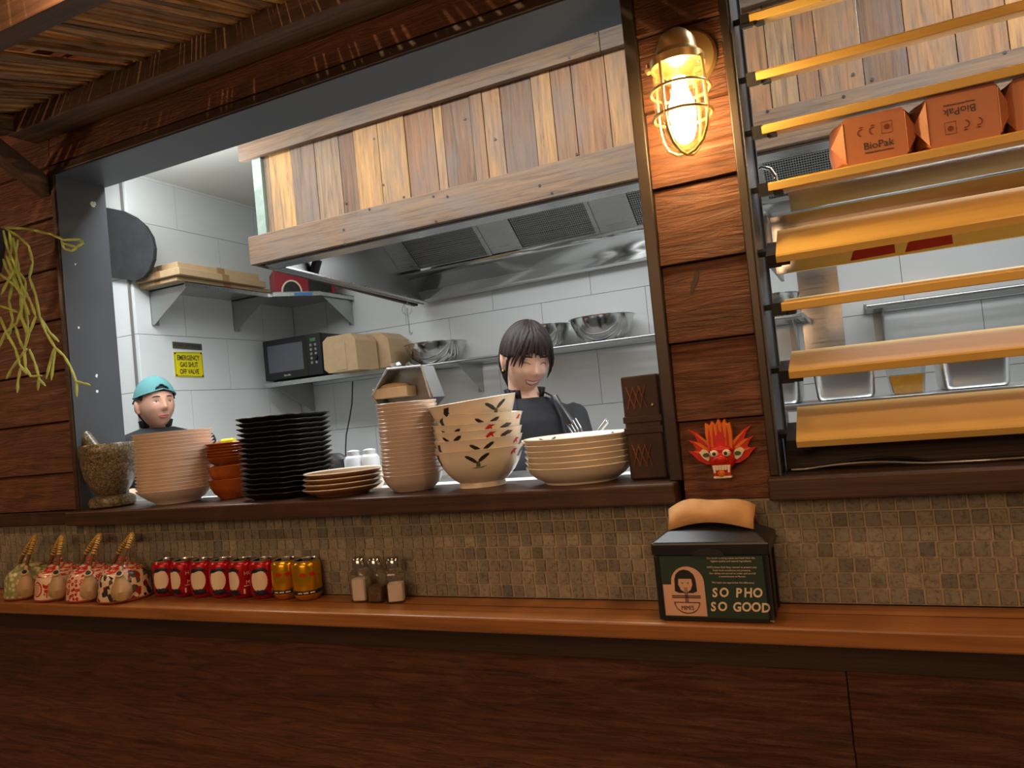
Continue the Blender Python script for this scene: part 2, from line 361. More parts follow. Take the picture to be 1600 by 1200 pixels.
for a, b in rows(1.226, 2.65): board(wf, -3.3, -2.036, a, b)
for a, b in rows(1.186, 2.65): board(wf, -0.313, -0.158, a, b)
for a, b in rows(2.213, 2.65): board(wf, -2.035, -0.337, a, b)
for a, b in rows(0.3, 0.89):
    board(wf, -3.3, -0.071, a, b); board(wf, -0.0695, 1.4, a, b)
g = G(); g.box((-3.35, 0.012, 0), (1.6, 0.13, 0.985)).box((-3.35, 0.03, 0.985), (1.6, 0.13, 1.186)).box((-3.35, 0.012, 1.186), (-2.036, 0.13, 2.9)).box((-2.036, 0.012, 2.215), (-0.313, 0.13, 2.9)).box((-0.313, 0.012, 1.186), (-0.158, 0.13, 2.9)).box((-0.158, 0.012, 2.4), (1.6, 0.13, 2.9)).box((0.95, 0.012, 1.186), (1.6, 0.13, 2.4))
struct('wall_front_core', g, m_matblack)
for nm, (a, b) in {'trim_1': ((-3.3, -0.022, 1.19), (-2.035, 0.012, 1.2255)), 'trim_2': ((-3.3, -0.018, 0.89), (1.4, 0.012, 0.969)), 'trim_3': ((-2.035, -0.008, 2.19), (-0.337, 0.012, 2.2125)), 'trim_4': ((-2.035, -0.008, 1.2265), (-2.0185, 0.012, 2.19))}.items():
    struct(nm, G().box(a, b), m_trimwood, bevel=0.002)
# openings' metal frames
wn = struct_root('window_1', (-1.2, 0, 1.2265))
obj('jamb', G().box((-2.0184, -0.004, 1.2265), (-2.014, 0.15, 2.186)).box((-2.06, 0.131, 1.2265), (-2.0184, 0.15, 2.186)), m_frame, wn)
obj('jamb', G().box((-0.3365, -0.012, 1.2265), (-0.3135, 0.15, 2.4)), m_frame2, wn, bevel=0.002)
obj('lintel', G().box((-2.0184, -0.004, 2.1862), (-0.3366, 0.155, 2.1895)).box((-2.0184, 0.145, 2.1895), (-0.3366, 0.155, 2.26)), m_frame, wn)
wn2 = struct_root('window_2', (-0.1, 0, 1.2265))
obj('jamb', G().box((-0.1575, -0.012, 1.2265), (-0.1425, 0.15, 2.4)), m_frame2, wn2, bevel=0.002)
obj('reveal', G().box((-0.1424, -0.008, 1.2265), (-0.1385, 0.15, 2.38)), m_frame, wn2)
obj('lintel', G().box((-0.1424, -0.012, 2.38), (0.95, 0.15, 2.4)), m_frame2, wn2)
# ledges and counter
def ledge(nm, x0, x1, label):
    g = G().box((x0, -0.045, 1.187), (x1, 0.155, 1.226)); o = obj(nm, g, m_ledge, bevel=0.004); return tag(o, label, 'ledge')
ledge('serving_ledge', -2.03, -0.322, 'dark stained timber ledge under the wide kitchen opening, carrying the crockery')
lr = ledge('serving_ledge', -0.16, 1.0, 'dark timber ledge under the louvred opening, two cables lying on it')
ct = thing('counter_top', 'long glossy brown timber counter along the mosaic, holding teapots, cans and napkins', 'counter', (-1, -0.07, 0.97))
obj('top_board', G().box((-3.3, -0.14, 0.9702), (1.4, 0.0, 0.9995)), m_counter, ct, bevel=0.004)
obj('groove_strip', G().box((-3.3, -0.062, 0.9996), (1.4, -0.0605, 1.0001)), m_trimwood, ct)
# mosaic splash band
mw = struct_root('wall_mosaic', (0, 0, 1))
obj('grout', G().box((-3.3, 0.0015, 1.0), (1.4, 0.03, 1.186)), m_mgrout, mw)
P = 0.026; tme = []
for k in range(5):
    rr = random.Random(k); q = lambda: rr.uniform(-0.0005, 0.0005); h = (P-0.0028)/2; hb = h-0.001
    g = G(); g.add([(-h+q(),0.002,-h+q()),(h+q(),0.002,-h+q()),(h+q(),0.002,h+q()),(-h+q(),0.002,h+q()),(-hb,-0.0012,-hb),(hb,-0.0012,-hb),(hb,-0.0012,hb),(-hb,-0.0012,hb)],
          [(0,1,2,3),(4,7,6,5),(0,4,5,1),(1,5,6,2),(2,6,7,3),(3,7,4,0)]); tme.append(g.mesh('mosaic_tile', m_mosaic)); 
cells = []
gj = G()
for j in range(7):
    sh = random.uniform(-0.004, 0.004)
    for i in range(-127, 53):
        x = i*P+sh; z = 1.0+P*(j+0.5)+0.001
        cells.append((x, z))
cells.sort(key=lambda c: -c[0]); vis = [c for c in cells if c[0] < 0.26]
near = vis[:300]; ns = set(near)
for x, z in near: put('tile', random.choice(tme), mw, (x, random.uniform(-0.0004, 0.0004), z))
hh = (P-0.0028)/2
for x, z in cells:
    if (x, z) in ns: continue
    y = random.uniform(-0.0016, -0.0008); gj.box((x-hh, y, z-hh), (x+hh, 0.002, z+hh))
o = obj('mosaic_tiles', gj, m_mosaicj, mw); o['kind'] = 'stuff'

# ------------------------------------------------------------------ setting: kitchen shell
XL, YB, ZC = -3.35, 2.5, 2.82
RZ = 1.968
struct('floor', G().box((-4.6, -3.0, -0.05), (2.2, 2.7, 0)), plain('dark_floor', lin(150, 146, 138), 0.5))
cr = struct_root('ceiling', (-1, 1.2, ZC))
for k, (a, b) in enumerate(((-4.2, -2.64), (-2.63, -1.44), (-1.43, -0.24), (-0.23, 1.6))): obj('ceiling_panel', G().box((a, 0.13, ZC), (b, 2.6, ZC+0.02)), m_lid, cr)
obj('joint_strip', G().box((-4.2, 0.13, ZC+0.021), (1.6, 2.6, ZC+0.03)), m_white, cr)
obj('cornice', G().box((XL+0.008, 1.29, ZC-0.012), (XL+0.02, 2.49, ZC)), m_white, cr)
def tiled(name, core, axis, plane, a0, a1, joints, zrows, sgn):
    root = struct_root(name); obj('backing', core, m_grout, root)
    for r, (z0, z1, j0) in enumerate(zrows):
        k = math.floor((a0-j0)/0.6); x = j0+k*0.6
        while x < a1:
            u0 = max(a0, x); u1 = min(a1, x+0.6)
            if u1-u0 > 0.02:
                e = 0.0013; t = 0.008
                if axis == 'x': g = G().box((u0+e, plane-t, z0+e), (u1-e, plane, z1-e)); c = ((u0+u1)/2, plane, z0)
                else: g = G().box((plane, u0+e, z0+e), (plane+t*sgn, u1-e, z1-e)); c = (plane, (u0+u1)/2, z0)
                obj('tile', g, m_tilew, root, org=c)
            x += 0.6
def zr(j_even, j_odd, lo=-4):
    out = []
    for k in range(lo, 3):
        z0 = RZ+0.3*k; z1 = min(z0+0.3, ZC)
        out.append((z0, z1, j_even if k % 2 == 0 else j_odd))
    return out
tiled('wall_back', G().box((XL-0.1, YB-0.0005, 0), (1.6, YB+0.1, ZC)), 'x', YB-0.0005, XL+0.008, 1.5, None, zr(-1.868, -1.568), 1)
tiled('wall_left', G().box((XL-0.1, 1.3, 0), (XL, YB, ZC)), 'y', XL, 1.292, YB-0.009, None, zr(1.604, 1.896), 1)
tiled('wall_stub', G().box((-4.2, 1.3, 0), (XL-0.0005, 1.4, ZC)), 'x', 1.2995, -4.2, XL+0.007, None, zr(-3.9, -3.7), 1)
struct('wall_right', G().box((1.6, 0.13, 0), (1.7, 2.6, ZC)), m_white)
struct('wall_far_left', G().box((-4.3, 0.13, 0), (-4.2, 1.4, ZC)), m_white)

# kitchen bench behind the ledge
bn = thing('kitchen_bench', 'stainless steel preparation bench directly behind the crockery ledge', 'bench', (-1, 0.4, 0))
obj('bench_top', G().box((-2.6, 0.157, 1.17), (-0.3, 0.62, 1.205)), m_steel, bn, bevel=0.003)
obj('front_panel', G().box((-2.55, 0.16, 0.0), (-0.35, 0.6, 1.169)), m_steel_d, bn)
bn2 = thing('kitchen_bench', 'stainless steel bench behind the louvres, below the food pans', 'bench', (0.4, 0.6, 0))
obj('bench_top', G().box((-0.25, 0.3, 1.10), (1.2, 1.1, 1.13)), m_steel, bn2, bevel=0.003)
obj('front_panel', G().box((-0.2, 0.34, 0.0), (1.15, 1.06, 1.099)), m_steel_d, bn2)
obj('overshelf', G().box((-0.25, 0.72, 1.308), (1.2, 1.08, 1.326)), m_steel, bn2, bevel=0.002)
for x in (-0.22, 0.5, 1.15): obj('post', G().box((x-0.015, 1.03, 1.13), (x+0.015, 1.06, 1.308)), m_steel_d, bn2)

# ------------------------------------------------------------------ hood
hd = thing('range_hood', 'large stainless extraction hood clad in reclaimed timber planks, over the cooking line', 'hood', (-0.6, 1.75, 2.1))
js = [-2.25, -2.218, -2.092, -1.966, -1.84, -1.763, -1.644, -1.516, -1.386, -1.346, -1.222, -1.168, -1.094, -0.966, -0.889, -0.81, -0.684, -0.607, -0.49, -0.40, -0.30, -0.218, -0.155, -0.073, -0.011, 0.113, 0.232, 0.358, 0.485, 0.6, 0.72, 0.83, 0.95, 1.07, 1.2]
for a, b in zip(js, js[1:]):
    if b-a > 0.002: obj('plank', G().box((a+0.0012, 1.112+random.uniform(-0.003, 0.003), 2.24), (b-0.0012, 1.135, 2.61)), m_plank, hd, bevel=0.0015, org=((a+b)/2, 1.12, 2.24))
for a, b in ((-2.36, -0.687), (-0.685, 1.2)): obj('rail', G().box((a, 1.085, 2.592), (b, 1.111, 2.682)), m_rail, hd, bevel=0.002, org=(a, 1.1, 2.59))
obj('rail', G().box((-2.346, 1.085, 2.127), (1.2, 1.111, 2.252)), m_rail, hd, bevel=0.003, org=(-1, 1.1, 2.12))
def slab(g, x0, x1, y0, y1, za0, zb0, za1, zb1):   # bottom/top heights at y0 and y1
    return g.add([(x0,y0,za0),(x1,y0,za0),(x1,y1,za1),(x0,y1,za1),(x0,y0,zb0),(x1,y0,zb0),(x1,y1,zb1),(x0,y1,zb1)], [(0,3,2,1),(4,5,6,7),(0,1,5,4),(1,2,6,5),(2,3,7,6),(3,0,4,7)])
obj('side_rail', slab(G(), -2.346, -2.318, 1.112, 2.40, 2.129, 2.252, 2.056, 2.19), m_brown_beam, hd, org=(-2.33, 1.7, 2.1))
obj('side_rail', slab(G(), -2.316, -2.298, 1.112, 2.40, 2.138, 2.252, 2.066, 2.19), m_brown_beam, hd, org=(-2.31, 1.7, 2.1))
obj('corner_strip', G().box((-2.30, 1.10, 2.252), (-2.2515, 1.14, 2.592)), m_galv, hd)
obj('side_panel', slab(G(), -2.296, -2.288, 1.14, 2.42, 2.11, 2.80, 2.06, 2.80), m_steel_d, hd)
obj('front_lip', G().box((-2.287, 1.112, 2.118), (1.2, 1.20, 2.126)).box((-2.287, 1.136, 2.126), (1.2, 1.14, 2.8)), m_steel, hd)
obj('side_lip', slab(G(), -2.297, -2.25, 1.2, 2.40, 2.116, 2.124, 2.066, 2.074), m_steel, hd)
obj('top_panel', G().box((-2.296, 1.141, 2.79), (1.2, 2.42, 2.80)), m_steel_d, hd)
# back panel: slopes from the filters down to the gutter at the wall
bp_ = G(); n = 14; pr = [(2.20, 2.228), (2.27, 2.21), (2.37, 2.15), (2.40, 2.105), (2.43, 2.092), (2.47, 2.096), (2.47, 2.125)]
L, R_ = -2.288, 1.2
vs = []
for y, z in pr: vs += [(L, y, z-0.02*(1-0)), (R_, y, z+0.03)]
bp_.add(vs, [(2*i, 2*i+1, 2*i+3, 2*i+2) for i in range(len(pr)-1)])
o = obj('back_panel', bp_, m_mirror, hd, smooth=True); sm = o.modifiers.new('thick', 'SOLIDIFY'); sm.thickness = 0.003
# filters
F0 = Vector((0, 2.2, 2.226)); F1 = Vector((0, 1.55, 2.72)); fd = (F1-F0); fl = fd.length; fu = fd.normalized(); fn = Vector((0, -fu.z, -0+fu.y)).normalized()
fn = Vector((1, 0, 0)).cross(fu).normalized()
if fn.z > 0: fn = -fn
def FP(x, t, h): return Vector((x, F0.y, F0.z)) + fu*t + fn*h
def fbox(g, x0, x1, t0, t1, h0, h1):
    vs = [FP(x, t, h) for h in (h0, h1) for (x, t) in ((x0,t0),(x1,t0),(x1,t1),(x0,t1))]
    return g.add(vs, [(0,3,2,1),(4,5,6,7),(0,1,5,4),(1,2,6,5),(2,3,7,6),(3,0,4,7)])
fx = [(-2.18, -1.70), (-1.54, -1.09), (-0.92, -0.45), (-0.30, 0.18), (0.33, 0.81)]
obj('filter_plate', fbox(G(), -2.287, 1.2, -0.005, fl, -0.03, -0.026), m_matblack, hd)
prev = -2.287
for x0, x1 in fx+[(1.2, 1.2)]:
    if x0-prev > 0.02: obj('blanking_panel', fbox(G(), prev, x0-0.001, 0, fl, -0.012, 0), m_steel, hd, org=FP((prev+x0)/2, 0, 0))
    prev = x1+0.001
for x0, x1 in fx:
    fr = obj('filter', fbox(fbox(fbox(fbox(G(), x0, x0+0.022, 0.0, 0.5, -0.01, 0.006), x1-0.022, x1, 0.0, 0.5, -0.01, 0.006), x0+0.022, x1-0.022, 0, 0.006, -0.01, 0.004), x0+0.022, x1-0.022, 0.49, 0.5, -0.01, 0.004), m_steel, hd, org=FP((x0+x1)/2, 0, 0))
    g = G(); xx = x0+0.028
    while xx < x1-0.024: fbox(g, xx, xx+0.003, 0.006, 0.49, -0.006, -0.002); xx += 0.0105
    t = 0.012
    while t < 0.49: fbox(g, x0+0.022, x1-0.022, t, t+0.004, -0.012, -0.007); t += 0.013
    o = obj('filter_mesh', g, m_steel, fr); o['kind'] = 'stuff'
c = at(493, 417, 1, 1.42)
obj('spotlight', G().lathe([(0.0, 0.035), (0.022, 0.035), (0.024, -0.035), (0.018, -0.04), (0.0, -0.04)], 14, c, Matrix.Rotation(0.5, 3, 'Y')).box((c.x-0.006, c.y-0.006, c.z+0.03), (c.x+0.006, c.y+0.006, 2.4)), m_black, hd, smooth=True)
# butcher hooks
def hook(x, y, z0, label):
    t = thing('ring_hook', label, 'hook', (x, y, z0-0.2)); 
    g = G(); g.tube([(x+0.006*math.sin(a), y, z0-0.012+0.0*a) if 0 else (x+0.012*math.sin(a), y, z0-0.04+0.05*a/3) for a in [0, 0.6, 1.2, 1.8, 2.4, 3.0]], 0.0022, 6)
    obj('clip', g, m_steel, t, smooth=True)
    g = G(); pts = [(x+0.032*math.cos(a), y, z0-0.068+0.032*math.sin(a)) for a in [2*PI*k/20 for k in range(21)]]; g.tube(pts, 0.0018, 6); obj('ring', g, m_steel, t, smooth=True)
    g = G(); g.tube([(x, y, z0-0.06), (x+0.002, y, z0-0.12), (x+0.004, y, z0-0.2), (x+0.008, y, z0-0.215), (x+0.016, y, z0-0.214), (x+0.019, y, z0-0.2)], 0.003, 8); obj('rod', g, m_steel, t, smooth=True)
    return t
hook(-2.27, 2.2, 2.08, 'steel ring and long hook hanging from the hood corner above a mixing bowl')

# ------------------------------------------------------------------ wall shelves
def gusset(parent, origin, ax, depth, h, nm='bracket'):
    ox, oy, oz = origin; g = G()
    if ax == 'x':
        g.prism([(0, 0), (depth, 0), (depth, -0.012), (0.02, -h), (0, -h)], lambda a, b, t: Vector((ox+a, oy+t, oz+b)), 0.003)
        g.box((ox, oy, oz-h), (ox+0.003, oy+0.045, oz))
        g.box((ox, oy, oz-0.003), (ox+depth, oy+0.03, oz))
    else:
        g.prism([(0, 0), (depth, 0), (depth, -0.012), (0.02, -h), (0, -h)], lambda a, b, t: Vector((ox+t, oy-a, oz+b)), 0.003)
        g.box((ox-0.035, oy-0.003, oz-h), (ox, oy, oz))
        g.box((ox-0.03, oy-depth, oz-0.003), (ox, oy, oz))
    return obj(nm, g, m_steel_d, parent, org=origin)
XW = XL+0.009; YW = YB-0.009
sh = thing('wall_shelf', 'stainless shelf in the tiled corner holding flat cartons and a red box', 'shelf', (-3.2, 1.9, 2.2))
poly = [(XW, 1.36), (-3.05, 1.36), (-3.05, 1.955), (-3.02, 1.96), (-2.84, 2.17), (-2.84, YW), (XW, YW)]
obj('shelf_plate', G().prism(poly, lambda a, b, h: Vector((a, b, 2.200+h)), 0.004), m_steel, sh)
for p, q in zip(poly[1:5], poly[2:6]):
    d = Vector((q[0]-p[0], q[1]-p[1], 0)).normalized(); nn = Vector((-d.y, d.x, 0))*0.003
    g = G(); vs = []
    for z in (2.178, 2.204):
        for (x, y) in (p, q): vs += [Vector((x, y, z)), Vector((x, y, z))+nn]
    g.add(vs, [(0,2,3,1),(4,5,7,6),(0,1,5,4),(2,6,7,3),(0,4,6,2),(1,3,7,5)]); obj('lip', g, m_steel, sh)
for y in (1.385, 1.96): gusset(sh, (XW, y, 2.198), 'x', 0.28, 0.18)
gusset(sh, (-2.86, YW, 2.198), 'y', 0.3, 0.175)
dd = Vector((0.18, 0.21, 0)).normalized(); nn = Vector((dd.y, -dd.x, 0))
c0 = Vector((-3.02, 1.96, 0))+nn*0.0035
bt = G().prism([(0.12, 2.181), (0.225, 2.181), (0.225, 2.196), (0.12, 2.196)], lambda a, b, h: c0+dd*a+nn*h+Vector((0, 0, b)), 0.0006)
tag(obj('label_strip', bt, m_blue), 'blue printed sticker on the front lip of the corner shelf', 'sticker')
# flat cartons
def carton(nm, x0, x1, y0, y1, z0, z1, label, rz=0, grp='flat cartons on the corner shelf'):
    t = thing(nm, label, 'carton', ((x0+x1)/2, (y0+y1)/2, z0), grp)
    obj('body', G().box((x0, y0, z0), (x1, y1, z1)), m_card, t, bevel=0.003)
    obj('tape', G().box((x0-0.0006, (y0+y1)/2-0.025, z0+0.001), (x1+0.0006, (y0+y1)/2+0.025, z1+0.0006)).box(((x0+x1)/2-0.02, y0-0.0006, z0+0.003), ((x0+x1)/2+0.02, y0+0.1, z1+0.0006)), m_card_d, t)
    t.rotation_euler.z = rz; return t
carton('flat_carton', -3.335, -3.06, 1.32, 1.99, 2.2045, 2.228, 'thin flat carton at the bottom of the pile on the corner shelf')
carton('flat_carton', -3.335, -3.03, 1.30, 1.93, 2.2295, 2.266, 'taped flat carton in the middle of the pile on the corner shelf', 0.03)
carton('flat_carton', -3.325, -3.06, 1.34, 1.90, 2.269, 2.306, 'flat carton with an open end flap, topmost of the pile on the corner shelf', -0.02)
t = thing('appliance_box', 'red carton with a dark round print, at the corner shelf under the hood edge', 'box', (-3.06, 2.27, 2.2045))
obj('body', G().box((-3.24, 2.17, 2.2045), (-2.88, 2.37, 2.36)), m_redbox, t, bevel=0.002)
obj('round_print', G().prism([(-3.14+0.062*math.cos(a), 2.225+0.075*math.sin(a)) for a in [PI*k/14 for k in range(15)]], XZ(2.1695), 0.0006), m_offwhite, t)
obj('round_print', G().prism([(-3.14+0.052*math.cos(a), 2.225+0.065*math.sin(a)) for a in [PI*k/14 for k in range(15)]], XZ(2.1688), 0.0006), m_black, t)
obj('side_print', G().box((-3.04, 2.1692, 2.22), (-2.9, 2.17, 2.33)), m_black, t)
t.rotation_euler.z = math.atan2(0.21, 0.18)
# lower shelves
ls = thing('wall_shelf', 'stainless shelf on the back wall carrying the black microwave', 'shelf', (-2.8, 2.3, 1.67))
obj('shelf_plate', G().box((-3.27, 2.09, 1.686), (-2.27, YW, 1.690)).box((-3.27, 2.087, 1.664), (-2.27, 2.09, 1.690)), m_steel, ls)
gusset(ls, (-3.23, YW, 1.684), 'y', 0.36, 0.18); gusset(ls, (-2.36, YW, 1.684), 'y', 0.36, 0.16)
def tube_shelf(x0, x1, br, label):
    t = thing('tube_shelf', label, 'shelf', ((x0+x1)/2, 2.35, 1.675))
    for k in range(6):
        y = 2.21+k*0.052; obj('tube', G().tube([(x0, y, 1.681), (x1, y, 1.681)], 0.009, 10), m_steel, t, smooth=True)
    for x in (x0, x1-0.004): obj('end_bar', G().box((x-0.004, 2.195, 1.668), (x+0.008, YW, 1.694)), m_steel_d, t, bevel=0.002)
    for x in br:
        gusset(t, (x, YW, 1.671), 'y', 0.28, 0.165)
        obj('slot_cover', G().box((x-0.035, 2.2, 1.669), (x+0.02, YW, 1.6715)), m_steel_d, t)
    return t
tube_shelf(-2.26, -0.19, (-1.98, -0.24), 'stainless tube shelf on the back wall carrying the mixing bowls')
tube_shelf(0.06, 1.3, (0.13, 1.2), 'stainless tube shelf on the back wall seen through the louvres')
tag(obj('splash_panel', G().box((-0.215, YB-0.012, 1.46), (-0.035, YB-0.0095, 1.95)), m_mirror), 'narrow reflective steel panel on the back wall between two tube shelves', 'panel')
# ------------------------------------------------------------------ bamboo canopy
SL = 0.24
def zroof(y): return 2.372+SL*y
cp = thing('bamboo_canopy', 'bamboo reed awning on dark timber beams over the kitchen opening', 'canopy', (-1.3, -0.4, 2.3))
obj('wall_beam', G().box((-2.085, -0.09, 2.292), (1.4, -0.0045, 2.352)), m_brown_beam, cp, bevel=0.003)
def sloped(x0, x1, y0, y1, dz0, dz1):
    return slab(G(), x0, x1, y0, y1, zroof(y0)+dz0, zroof(y0)+dz1, zroof(y1)+dz0, zroof(y1)+dz1)
for x in (-2.09, -0.35, 1.2): obj('rafter', sloped(x, x+0.045, -1.15, -0.0905, -0.058, -0.008), m_beam_y, cp, bevel=0.002, org=(x, -0.5, 2.2))
for x in (-3.2,): obj('rafter', sloped(x, x+0.045, -1.15, -0.0045, -0.058, -0.008), m_beam_y, cp, bevel=0.002, org=(x, -0.5, 2.2))
yb_ = -0.3
for _ in range(12): yb_ = 0.5*yb_+0.5*at(0, 82, 2, zroof(yb_)-0.115).y
for y in (yb_-0.07, -1.08): obj('purlin', slab(G(), -3.2, 1.4, y, y+0.07, zroof(y)-0.125, zroof(y)-0.06, zroof(y+0.07)-0.115, zroof(y+0.07)-0.06), m_brown_beam, cp, bevel=0.003, org=(-1, y, 2.2))
g = G(); g.add([(-2.088, -0.0045, 2.132), (-2.042, -0.0045, 2.132), (-2.042, -0.0045, 2.185), (-2.088, -0.0045, 2.185), (-2.088, -0.24, 2.262), (-2.042, -0.24, 2.262), (-2.042, -0.205, 2.264), (-2.088, -0.205, 2.264)], [(0,1,2,3),(4,7,6,5),(0,4,5,1),(1,5,6,2),(2,6,7,3),(3,7,4,0)])
g = slab(G(), -2.085, -2.04, -0.22, -0.0045, 2.262, 2.312, 2.132, 2.186)
obj('brace', g, m_beam_y, cp, bevel=0.002, org=(-2.06, -0.1, 2.2))
rme = []
for k in range(6):
    rr = random.Random(k+50); Lr = 1.06; g = G(); pts = []; rad = []
    yy = -0.095; n = 7
    ang = math.atan(SL); px_, pz_ = rr.uniform(-.004, .004), 0
    for i in range(n+1):
        y = yy-Lr*i/n; node = (i in (rr.randint(1, 3), rr.randint(4, 6)))
        if node:
            pts.append((rr.uniform(-.001, .001), y+0.006, SL*(y+0.006))); rad.append(0.0056); pts.append((0, y, SL*y+0.0)); rad.append(0.0072)
            pts.append((rr.uniform(-.001, .001), y-0.006, SL*(y-0.006))); rad.append(0.0058)
        else: pts.append((rr.uniform(-.0022, .0022), y, SL*y+rr.uniform(-.0015, .0015))); rad.append(0.0056)
    g.tube(pts, rad, 7); rme.append(g.mesh('reed', m_reed, True))
x = -3.15; cnt = 0; gl = G()
while x < 1.38:
    y0 = random.uniform(-0.0, 0.03)
    if -2.75 < x and cnt < 300:
        o = put('reed', random.choice(rme), cp, (x, y0*0.6, 2.372+SL*y0*0.6+random.uniform(0, 0.007))); o.scale = (random.uniform(0.8, 1.15),)*3 if 0 else (random.uniform(0.9, 1.25),)*1 + (1, random.uniform(0.9, 1.25)); cnt += 1
    x += random.choice((0.0112, 0.0115, 0.012, 0.0125, 0.0133, 0.0118, 0.015))
for y in (-0.3, -0.62, -0.9): obj('tie_batten', G().box((-3.15, y, zroof(y)+0.014), (1.38, y+0.03, zroof(y)+0.026)), m_brown_beam, cp)

# ------------------------------------------------------------------ louvres
lv = thing('louvre_window', 'window of pale timber louvre blades in black clips, beside the lamp post', 'louvres', (0.35, 0.05, 1.2265))
def louv(zf, tilt, w_=0.125, t=0.0155):
    a = math.radians(tilt); R3 = Matrix.Rotation(a, 4, 'X')
    T = Matrix.Translation((0, -0.01, zf)) @ R3
    e = 0.004
    prof = [(0.0, -t/2+e*0.3), (e*0.3, -t/2), (w_-e, -t/2), (w_, -t/2+e), (w_, t/2-e), (w_-e, t/2), (e*0.6, t/2), (0.0, t/2-e*0.6)]
    g = G(); g.prism(prof, lambda p, q, h: T @ Vector((-0.108+h, p, q)), 1.05)
    b = obj('blade', g, m_blade, lv, org=(0.4, 0, zf))
    g = G(); g.box((-0.124, 0.0, -t/2-0.004), (-0.108, w_*0.5, t/2+0.001), T); g.box((-0.124, -0.003, -t/2-0.006), (-0.1, 0.016, -t/2-0.0005), T); g.box((-0.138, 0.03, -0.004), (-0.12, 0.045, 0.006), T)
    obj('clip', g, m_black, b)
    g = G(); g.box((-0.1, 0.004, -t/2-0.007), (-0.086, 0.05, -t/2-0.0005), T); obj('clip_plate', g, m_matblack, b)
for z, a in ((2.041, 20), (1.935, 17), (1.838, 14), (1.735, 10), (1.606, 31), (1.5205, 8.5), (1.401, 18), (1.279, 27)): louv(z, a)
obj('operating_rod', G().box((-0.1375, 0.125, 1.235), (-0.133, 0.135, 2.3)), m_frame, lv)
obj('bottom_rail', G().box((-0.136, 0.07, 1.2265), (0.94, 0.09, 1.292)), m_trimwood, lv, bevel=0.002)
gt = thing('pass_shelf', 'stainless pass shelf with a deep front band, hanging just behind the louvres', 'shelf', (0.35, 0.25, 1.6))
obj('front_band', G().box((-0.128, 0.2, 1.607), (0.9, 0.203, 1.725)), m_mirror, gt, bevel=0.001)
obj('shelf_plate', slab(G(), -0.128, 0.9, 0.2035, 0.42, 1.722, 1.725, 1.74, 1.743), m_mirror, gt)
obj('upper_panel', G().add([(-0.09, 0.27, 1.744), (0.9, 0.27, 1.744), (0.9, 0.23, 1.806), (-0.09, 0.23, 1.806), (-0.09, 0.273, 1.744), (0.9, 0.273, 1.744), (0.9, 0.233, 1.806), (-0.09, 0.233, 1.806)], [(0,1,2,3),(4,7,6,5),(0,4,5,1),(1,5,6,2),(2,6,7,3),(3,7,4,0)]), m_mirror, gt)
obj('end_bracket', G().box((-0.1355, 0.16, 1.62), (-0.1285, 0.42, 1.72)), m_steel_d, gt)
for x in (0.88,): obj('hanger', G().tube([(x, 0.41, 1.74), (x, 0.41, 2.8)], 0.006, 8), m_steel_d, gt, smooth=True)
